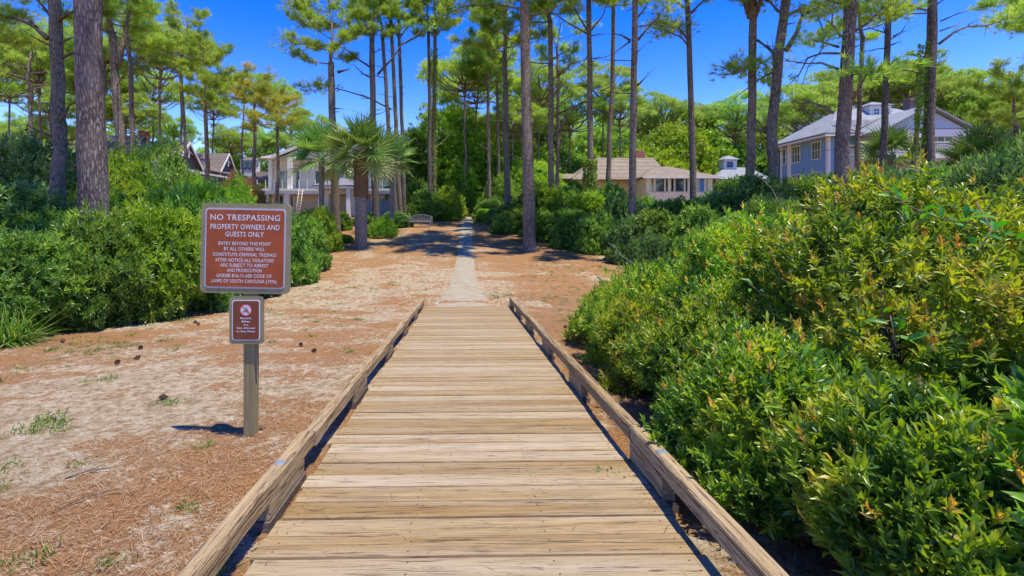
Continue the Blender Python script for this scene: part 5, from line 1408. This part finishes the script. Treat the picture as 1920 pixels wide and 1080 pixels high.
# middle, around the end of the path
stretch([(782, 45, 345, 'c', None, 2.2), (800, 42, 360, 'a', None, 1.8), (835, 44, 352, 'b', 'b', 2.0), (862, 50, 352, 'd', 'b', 1.5), (890, 56, 330, 'a', None, 2.2), (915, 44, 375, 'c', None, 1.6), (925, 39, 392, 'a', 'd', .8), (940, 48, 330, 'b', None, 2.4), (868, 58, 372, 'low', 'b', 2.0), (884, 55, 348, 'a', None, 2.0), (905, 50, 362, 'c', 'b', 1.5), (908, 41, 392, 'a', 'b', .9), (948, 34.5, 398, 'b', None, 1.1), (846, 42, 388, 'c', 'b', .9)],
        'crowding the end of the path', 'leafy green bush', sh, 'bushes at the path end')
stretch([(775, 54, 250, 't', None, 3.0), (845, 56, 215, 't', 'b', 3.6), (810, 60, 290, 'u', 'b', 3.6), (900, 60, 275, 'u', 'b', 3.2), (925, 66, 235, 't', 'b', 3.8), (985, 62, 270, 't', 'b', 4.0), (1000, 54, 300, 'u', 'b', 3.2), (955, 55, 310, 'u', None, 2.6)],
        'in the dark wood behind the path end', 'broad dark-leaved tree', tree, 'broadleaf wood behind the path end')
stretch([(960, 37, 385, 'a', None, 1.6), (1000, 36, 362, 'b', None, 2.0), (1030, 33.5, 352, 'a', 'b', 2.0), (1065, 35, 348, 'd', None, 2.2), (1100, 32, 362, 'c', 'b', 1.9), (1140, 33, 350, 'b', None, 2.0), (1165, 29, 368, 'a', 'd', 1.8), (1215, 30, 374, 'b', None, 2.0), (1075, 29, 395, 'a', None, 1.5), (1125, 27, 400, 'd', None, 1.6), (1015, 31.5, 398, 'c', None, 1.5)],
        'before the beige house', 'mid-green bush', sh, 'bushes before the beige house')
stretch([(1190, 23.5, 408, 'b', 'd', 1.5), (1240, 22.5, 396, 'c', None, 1.5), (1270, 27, 376, 'a', None, 2.0), (1330, 27, 372, 'd', 'd', 2.0), (1310, 21, 392, 'b', None, 1.7), (1375, 22, 362, 'a', 'd', 1.9), (1380, 17, 405, 'b', None, 1.4), (1372, 33, 338, 'a', None, 1.6), (1440, 21, 335, 'c', 'd', 1.7), (1490, 23, 342, 'b', None, 1.9), (1450, 16, 378, 'a', None, 1.3), (1550, 22, 332, 'a', None, 1.8), (1320, 17, 425, 'd', None, 1.2), (1225, 19.5, 440, 'd', 'd', 1.1)],
        'below the sunroom and blue house', 'dark green bush', sh, 'bushes below the blue house')
stretch([(1620, 20, 330, 'b', None, 1.7), (1700, 19, 325, 'a', 'd', 1.8), (1790, 17, 318, 'c', None, 1.8), (1850, 13, 305, 'a', 'd', 1.5), (1925, 12, 290, 'b', 'd', 1.7), (1880, 20, 285, 'd', None, 2.2), (2010, 10, 300, 'c', None, 1.6)],
        'right behind the near bush at the right side', 'shaded evergreen shrub', sh, 'shrubs behind the near bush')
stretch([(1015, 64, 300, 'u', None, 3.6), (1060, 70, 285, 't', None, 4.0), (1120, 74, 275, 'u', 'b', 4.5), (1210, 66, 275, 'u', 'b', 4.0), (1260, 68, 238, 't', 'b', 4.4), (1300, 72, 250, 't', 'b', 4.5), (1350, 74, 268, 'u', None, 4.5), (1400, 76, 275, 't', None, 4.5), (1450, 72, 285, 'u', None, 4.0), (1170, 72, 262, 't', None, 4.0)],
        'behind the beige house roof', 'yellow-green broadleaf tree', tree, 'broadleaf trees behind the beige house')
stretch([(1500, 68, 255, 't', None, 4.5), (1580, 72, 235, 't', None, 4.6), (1660, 74, 225, 'u', None, 4.6), (1830, 62, 262, 't', None, 4.2), (1900, 56, 250, 'u', None, 4.2), (1770, 70, 235, 't', None, 4.4), (1960, 52, 240, 't', 'd', 4.)],
        'behind the roof of the blue house', 'mid-green broadleaf tree', tree, 'broadleaf trees behind the blue house')
stretch([(10, 58, 285, 't', None, 4.2), (100, 62, 300, 'u', None, 4.2), (415, 80, 300, 'u', None, 4.), (455, 84, 295, 'u', 'b', 4.2), (500, 84, 285, 't', None, 4.4), (300, 74, 270, 'u', None, 4.0)],
        'low behind the grey houses', 'soft green tree', tree, 'broadleaf trees behind the grey houses')
# far-off wood closing the horizon
rsw = np.random.RandomState(77); cs_ = []
lob = []
for i in range(150):
    a = R(-62 + 124 * (i + rsw.rand()) / 150); d = rsw.uniform(98, 150); h = rsw.uniform(5, 10)
    lob.append((d * math.sin(a), d * math.cos(a), ZC - 2 + h * .5, rsw.uniform(4, 6), rsw.uniform(4, 6), h * .62))
P_, D_ = dome_points(rsw, 26000, lob, .1, .5)
d_ = rosettes(P_, D_ + np.array([0, 0, .5]), 6, .62, .45, LEAF4, rsw, spread=(.3, 1.4), v=np.clip(fbm(P_[:, 0] * .2, P_[:, 1] * .2, 4, 3) + rsw.normal(size=len(P_)) * .1 - .1, 0, 1))
link('far_wood', mesh_np('far_wood', d_[0], d_[1], [M_shrub_b], attr={'v': d_[2]}), None, label='far-off wood closing the view behind the houses', cat='wood', kind='stuff')

# ------------------------------------------------------------------ the near wax myrtle bushes on the right
def myrtle(x, t, r, ztop, seed, nros, leaf, label, tmpl=LEAF8, tips=.10, nlobes=30, yr=1.0, up=.75, nl=13, zlow=.05):
    x += SX * t; z = G(x, t); H = ZC + ztop - z
    V, Fc, v, mi, lobes = shrub_mesh(seed, r, H, nros, leaf, .27, nl, tmpl, nlobes, up=up, lumps=.30, inner=.30, yr=yr, tips=tips, zlow=zlow, vm=.5, stemk=1.7, spread=(.25, 1.05))
    root = empty('myrtle_bush', (x, t, z), 0, label=label, cat='bush', group='near wax myrtle bushes on the right')
    link('foliage', mesh_np('foliage', V, Fc, [M_myrtle, M_tip], mi, attr={'v': v}), root)
    link('stems', stems_mesh(seed, lobes, .022, .008, 12), root)
myrtle(2.72, 1.75, 1.05, -.50, 101, 1700, .115, 'big-leaved bush nearest the camera at the bottom right corner', tips=.05)
myrtle(3.3, 3.7, 1.55, .42, 102, 4600, .08, 'highest near bush with orange new shoots right of the boardwalk', tips=.13)
myrtle(2.75, 5.3, 1.18, .02, 103, 3900, .072, 'yellow-tipped bush in the middle of the right-hand bush mass', tips=.13)
myrtle(2.15, 7.1, 1.1, -.55, 104, 3500, .066, 'bush overhanging the far half of the right rail', LEAF4, tips=.1)
myrtle(1.85, 8.6, .85, -1.22, 105, 2300, .06, 'lowest and farthest bush of the mass at the right rail', LEAF4, tips=.08)
myrtle(4.7, 5.8, 1.6, .38, 106, 3200, .078, 'bush rising behind the highest near bush', LEAF4, tips=.1)
myrtle(4.9, 3.0, 1.5, .1, 107, 2600, .09, 'dark leafy bush at the right edge behind the nearest one', tips=.06)
myrtle(3.9, 8.2, 1.5, -.08, 108, 3200, .074, 'bush with orange shoots at the back left of the near mass', LEAF4, tips=.12)
myrtle(1.93, 3.2, .95, -.72, 109, 2600, .074, 'low bush leaning over the right rail bolt', tips=.05, zlow=.28)
myrtle(1.98, 2.35, .70, -.78, 112, 1500, .08, 'drooping bush over the fallen red leaves by the rail', tips=.03, zlow=.38)
myrtle(1.98, 4.5, .92, -.70, 110, 2500, .068, 'small bush against the right rail, one behind the bolt', tips=.06)
myrtle(1.78, 6.0, .80, -1.0, 111, 2200, .064, 'small bush against the right rail halfway along the deck', LEAF4, tips=.08)

# broad-leaved vines threading the near bush
def vine(pts, leaf, seed, label, nlv=14):
    rs = np.random.RandomState(seed); P = [Vector((PX(a, t), t, PZ(b, t))) for a, b, t in pts]
    root = empty('vine', P[0], label=label, cat='vine')
    mb = MB(); mb.tube([p - P[0] for p in P], [.004] * len(P), 5); mb.build('vine_stem', M_twig, root)
    seg = []; 
    for i in range(nlv):
        q = (len(P) - 1) * (i + rs.rand() * .5) / nlv; k = int(q); seg.append(P[k].lerp(P[k+1], q - k) - P[0])
    C = np.array([tuple(s) for s in seg]) + rs.normal(size=(nlv, 3)) * .03
    D = rs.normal(size=(nlv, 3)) * .7 + np.array([-.1, -.8, .1]); N = rs.normal(size=(nlv, 3)) * .35 + np.array([0, -.7, .8])
    V, Fc, v = leaves(C, D, N, leaf * (.7 + .6 * rs.rand(nlv)), leaf * .42, LEAF8, rs, rs.rand(nlv))
    link('vine_leaves', mesh_np('vine_leaves', V, Fc, [M_vine], attr={'v': v}), root)
vine([(1640, 345, 3.0), (1700, 385, 2.7), (1760, 410, 2.5), (1830, 420, 2.4)], .085, 1, 'glossy broad-leaved vine on top of the highest near bush', 16)
vine([(1830, 380, 2.6), (1860, 430, 2.4), (1835, 470, 2.3)], .085, 2, 'blue-green vine leaves near the upper right edge', 10)
vine([(1480, 660, 3.0), (1540, 690, 2.8), (1570, 750, 2.6)], .08, 3, 'hanging cluster of vine leaves in the middle of the near bush', 12)
vine([(1680, 650, 2.3), (1670, 590, 2.4), (1700, 600, 2.3)], .085, 4, 'large light green vine leaves beside a dark gap in the near bush', 7)
vine([(1390, 520, 4.2), (1440, 560, 4.0), (1460, 600, 3.9)], .08, 5, 'vine leaves on the sloping left face of the near bush', 12)
# dead curved branch reaching out of the bush
tw = MB(); pts = [(1205, 512, 8.4), (1185, 492, 8.3), (1165, 480, 8.3), (1152, 462, 8.2), (1140, 455, 8.2)]
p0 = Vector((PX(1205, 8.4), 8.4, PZ(512, 8.4)))
tw.tube([Vector((PX(a, t), t, PZ(b, t))) - p0 for a, b, t in pts], [.009, .008, .007, .005, .003], 6)
o = tw.build('dead_branch', M_benchwood); o.location = p0; tag(o, 'pale curved dead branch arching out of the bush left tip', 'branch')
tw = MB(); pts = [(1405, 325, 6.0), (1425, 332, 6.0), (1448, 355, 5.9), (1456, 372, 5.9), (1470, 390, 5.8)]; p0 = Vector((PX(1470, 5.8), 5.8, PZ(390, 5.8)))
tw.tube([Vector((PX(a, t), t, PZ(b, t))) - p0 for a, b, t in pts], [.002, .003, .004, .005, .005], 6)
o = tw.build('dead_branch', M_benchwood); o.location = p0; tag(o, 'pale bent dead twig against the dark bushes below the blue house', 'branch')

# fallen red-brown leaves under the bush
rs2 = np.random.RandomState(9); n = 2600
x = rs2.uniform(1.45, 3.2, n); y_ = rs2.uniform(1.6, 9, n); x = x + SX * y_; z = groundz(x, y_) + .015
V, Fc, v = leaves(np.stack([x, y_, z], 1), rs2.normal(size=(n, 3)) * [1, 1, .25], rs2.normal(size=(n, 3)) * .4 + [0, 0, 1], .07, .028, LEAF4, rs2, rs2.rand(n))
link('leaf_litter', mesh_np('leaf_litter', V, Fc, [M_deadleaf], attr={'v': v}), None, label='red-brown fallen leaves under the near bush', cat='leaf litter', kind='stuff')

# ------------------------------------------------------------------ pine straw, grass tufts, cones, spiky plant
n = 90000
t_ = 1.8 + 14 * rs2.rand(n) ** 1.5; x = rs2.uniform(-1.25, .75, n) * t_
x = np.where(x > 0, x * .35 + 1.45 - KD * t_, x + SX * t_)
ok = (np.abs(x + KD * t_ - .08) > 1.3) | (t_ > 14.2)
sf = sandfield(x, t_) + (fbm(x * 6, t_ * 6, 21, 3) - .5) * 1.2
ok &= rs2.rand(n) > np.clip((sf - .42) * 3.2, 0, .93)
x, t_ = x[ok], t_[ok]; n = len(x)
az = rs2.rand(n) * 3.14 ; ln_ = rs2.uniform(.06, .17, n)
D = np.stack([np.cos(az), np.sin(az), rs2.normal(size=n) * .10], 1)
z = groundz(x, t_) + .004 + rs2.rand(n) * .018
V, Fc, v = leaves(np.stack([x, t_, z], 1), D, np.tile([0., 0, 1], (n, 1)), ln_, .0022 + .0006 * t_ * .5, NEEDLE, rs2, rs2.rand(n))
nd_ = 420; td = 1.6 + 12 * rs2.rand(nd_) ** 1.3; e_ = np.where(rs2.rand(nd_) < .55, 1 - rs2.rand(nd_) ** 2 * .25, rs2.rand(nd_)) * np.where(rs2.rand(nd_) < .5, -1, 1)
xd = -KD * td + .08 + e_ * 1.19; ad = rs2.rand(nd_) * 3.14
V2, F2, v2 = leaves(np.stack([xd, td, ZC - 1.66 - SL * td + .006 + 0 * td], 1), np.stack([np.cos(ad), np.sin(ad), -SL * np.sin(ad)], 1), np.tile([0., SL, 1], (nd_, 1)), rs2.uniform(.05, .13, nd_), .0022 + .0003 * td, NEEDLE, rs2, rs2.rand(nd_) * .6)
V, Fc, v = merge([(V, Fc, v), (V2, F2, v2)])
link('pine_straw', mesh_np('pine_straw', V, Fc, [M_straw], attr={'v': v}), None, label='fallen orange-brown pine needles strewn over the sand', cat='pine straw', kind='stuff')

def tuft_mesh(seed, n, L_, w, up=1.0, mat=None):
    rs = np.random.RandomState(seed)
    C = np.stack([rs.normal(size=n) * .05, rs.normal(size=n) * .05, np.zeros(n)], 1)
    D = rs.normal(size=(n, 3)) * [.8, .8, .2] + [0, 0, up]
    return leaves(C, D, rs.normal(size=(n, 3)) + [0, 0, .3], L_ * (.5 + rs.rand(n)), w, LEAF4, rs, rs.rand(n))
gp_ = []
spots = []
for (px, py, nn_, sp) in ((40, 800, 9, .22), (95, 800, 5, .12), (10, 900, 5, .15), (372, 842, 2, .03), (363, 948, 2, .03), (55, 1055, 2, .03), (192, 1060, 2, .03), (145, 652, 26, .55), (30, 680, 26, .6), (230, 650, 12, .4), (345, 600, 6, .15), (655, 655, 4, .15),
                          (935, 555, 12, .25), (1000, 520, 18, .6), (1060, 500, 24, .8), (1050, 540, 12, .5), (1090, 480, 30, 1.2), (930, 575, 5, .15), (640, 540, 14, .8), (700, 530, 10, .8), (820, 575, 4, .12), (800, 590, 3, .1), (560, 560, 4, .4), (500, 640, 3, .2), (650, 600, 5, .4), (720, 445, 20, 1.4), (690, 440, 20, 1.2), (190, 715, 4, .1), (320, 750, 3, .1), (155, 870, 2, .1), (400, 1075, 3, .05), (1160, 505, 40, .7), (1040, 470, 40, 1.2), (1120, 470, 40, 1.2), (1020, 560, 20, .4), (920, 560, 12, .3), (1080, 600, 10, .3)):
    # depth where the ground shows at this row
    tt = np.linspace(1.6, 45, 3000); rows = HY - (gz(tt) - ZC) * F / tt
    t0_ = float(tt[np.argmin(np.abs(rows - py))])
    for k in range(nn_): spots.append((PX(px, t0_) + rs2.normal() * sp, t0_ + rs2.normal() * sp))
for i in range(500):
    t0_ = rs2.uniform(9, 45); spots.append((rs2.uniform(-13, -2.5) if rs2.rand() < .4 else rs2.uniform(1, 6), t0_)); spots[-1] = (spots[-1][0] + SX * t0_, t0_)
for i, (a_, b_) in enumerate(spots):
    if abs(a_ + KD * b_ - .05) < .75 and b_ > 13 or abs(a_ + KD * b_ - .05) < 1.3 and b_ < 14: continue
    V, Fc, v = tuft_mesh(i, 26, .05, .007, .7); V = V * rs2.uniform(.6, 1.3) + np.array([a_, b_, G(a_, b_)]); gp_.append((V, Fc, v))
V, Fc, v = merge(gp_)
link('grass', mesh_np('grass', V, Fc, [M_grass], attr={'v': v}), None, label='scattered small green grass tufts and weeds on the sand', cat='grass', kind='stuff')

# a green weed poking up through the deck
V, Fc, v = tuft_mesh(900, 16, .045, .012, .7)
o = link('weed', mesh_np('weed', V, Fc, [M_grass], attr={'v': v}), None, label='tiny green weed growing between boards near the right rail', cat='weed')
tw_ = 880 * 1.66 / (885 - 468); o.location = (PX(1149, tw_), tw_, ZC - 1.66 - SL * tw_ - .005)

# spiky plant at the left edge
sp_ = empty('spiky_plant', (PX(18, 8.4), 8.4, G(PX(18, 8.4), 8.4)), label='spiky long-leaved plant with grey dead blades at the left edge', cat='plant')
rs3 = np.random.RandomState(31); n = 150
def blade(n, L0, mat, el0, el1, nm, hz_=0):
    parts = []; Fq = []; V = []
    az = rs3.rand(n) * 6.28; el = rs3.uniform(el0, el1, n); K = 5
    for i in range(n):
        d = np.array([math.cos(az[i]) * math.cos(el[i]), math.sin(az[i]) * math.cos(el[i]), math.sin(el[i])]); p = np.array([rs3.normal() * .12, rs3.normal() * .12, hz_])
        s = np.array([-math.sin(az[i]), math.cos(az[i]), 0]); l = L0 * rs3.uniform(.6, 1.1); b = len(V)
        for k in range(K + 1):
            w = .014 * (1 - (k / K) ** 1.5) + .001; V.append(p + s * w); V.append(p - s * w)
            p = p + d * l / K; d = d + np.array([0, 0, -.10]); d /= np.linalg.norm(d); p[2] = max(p[2], .01)
        for k in range(K): Fq.append((b + 2*k, b + 2*k + 1, b + 2*k + 3, b + 2*k + 2))
    link(nm, mesh_np(nm, np.array(V), np.array(Fq), [mat], attr={'v': rs3.rand(len(Fq))}), sp_)
blade(150, .95, M_grass, .3, 1.35, 'green_blades'); blade(90, .8, M_palm, -.2, .45, 'dry_blades', .12)

# pine cones
def cone_mesh():
    mb = MB(); random.seed(3)
    for j in range(7):
        z = .012 + j * .014; r = .038 * math.sin(math.pi * (j + 1.2) / 8.6)
        for k in range(8):
            a = 2 * math.pi * (k + .5 * (j % 2)) / 8; d = Vector((math.cos(a), math.sin(a), 0)); s = Vector((-d.y, d.x, 0))
            p = Vector((0, 0, z))
            mb.add([p + d * r * .2, p + d * r + s * .010 + Vector((0, 0, .012)), p + d * (r + .008) + Vector((0, 0, .018)), p + d * r - s * .010 + Vector((0, 0, .012)), p + d * r * .8 + Vector((0, 0, -.002))], [(0, 1, 2, 3), (0, 4, 1), (1, 4, 2), (2, 4, 3), (3, 4, 0)])
    mb.tube([(0, 0, 0), (0, 0, .1)], .008, 6)
    return mb.mesh('pine_cone', M_cone)
cm_ = cone_mesh()
CN = [(268, 654, 'dark pine cone lying alone on the straw below the left shrubs'), (215, 682, 'pine cone left of the lone dark cone, near the weeds'), (250, 678, 'small pine cone just below the lone dark cone'), (118, 646, 'pine cone near the green weeds at the far left'),
      (316, 747, 'grey pine cone on the sand left of the post'), (565, 648, 'dark pine cone right of the small brown sign'), (583, 662, 'second cone right of the small brown sign, a little lower'), (362, 607, 'pine cone under the lower left corner of the red sign'),
      (374, 610, 'pine cone just right of the one under the red sign corner'), (1063, 617, 'grey cone on the straw right of the far rail')]
for i, (px, py, lb) in enumerate(CN):
    tt = np.linspace(1.6, 25, 3000); rows = HY - (gz(tt) - ZC) * F / tt; t0_ = float(tt[np.argmin(np.abs(rows - py))])
    o = link('pine_cone', cm_, None, label=lb, cat='pine cone', group='pine cones on the ground'); x = PX(px, t0_)
    o.location = (x, t0_, G(x, t0_) + .03); o.rotation_euler = (R(80), 0, i * 1.3); o.scale = (.85,) * 3
# fallen twigs
for i, (px, py, ln_, az_, lb) in enumerate([(170, 895, .3, .5, 'brown twig lying left of the sand patch'), (160, 950, .35, .8, 'thin dark twig below the sand patch'), (690, 440, .8, .1, 'fallen branch near the foot of the big palm')]):
    tt = np.linspace(1.6, 45, 3000); rows = HY - (gz(tt) - ZC) * F / tt; t0_ = float(tt[np.argmin(np.abs(rows - py))]); x = PX(px, t0_)
    mb = MB(); c, s = math.cos(az_), math.sin(az_)
    mb.tube([(-c * ln_ / 2, -s * ln_ / 2, .01), (-.02, .02, .022), (c * ln_ / 2, s * ln_ / 2, .012)], [.006, .005, .003], 5); mb.tube([(-.02, .02, .022), (c * .08 - s * .07, s * .08 + c * .07, .03)], [.003, .001], 4)
    o = mb.build('twig', M_twig); o.location = (x, t0_, G(x, t0_)); tag(o, lb, 'twig', 'fallen twigs')
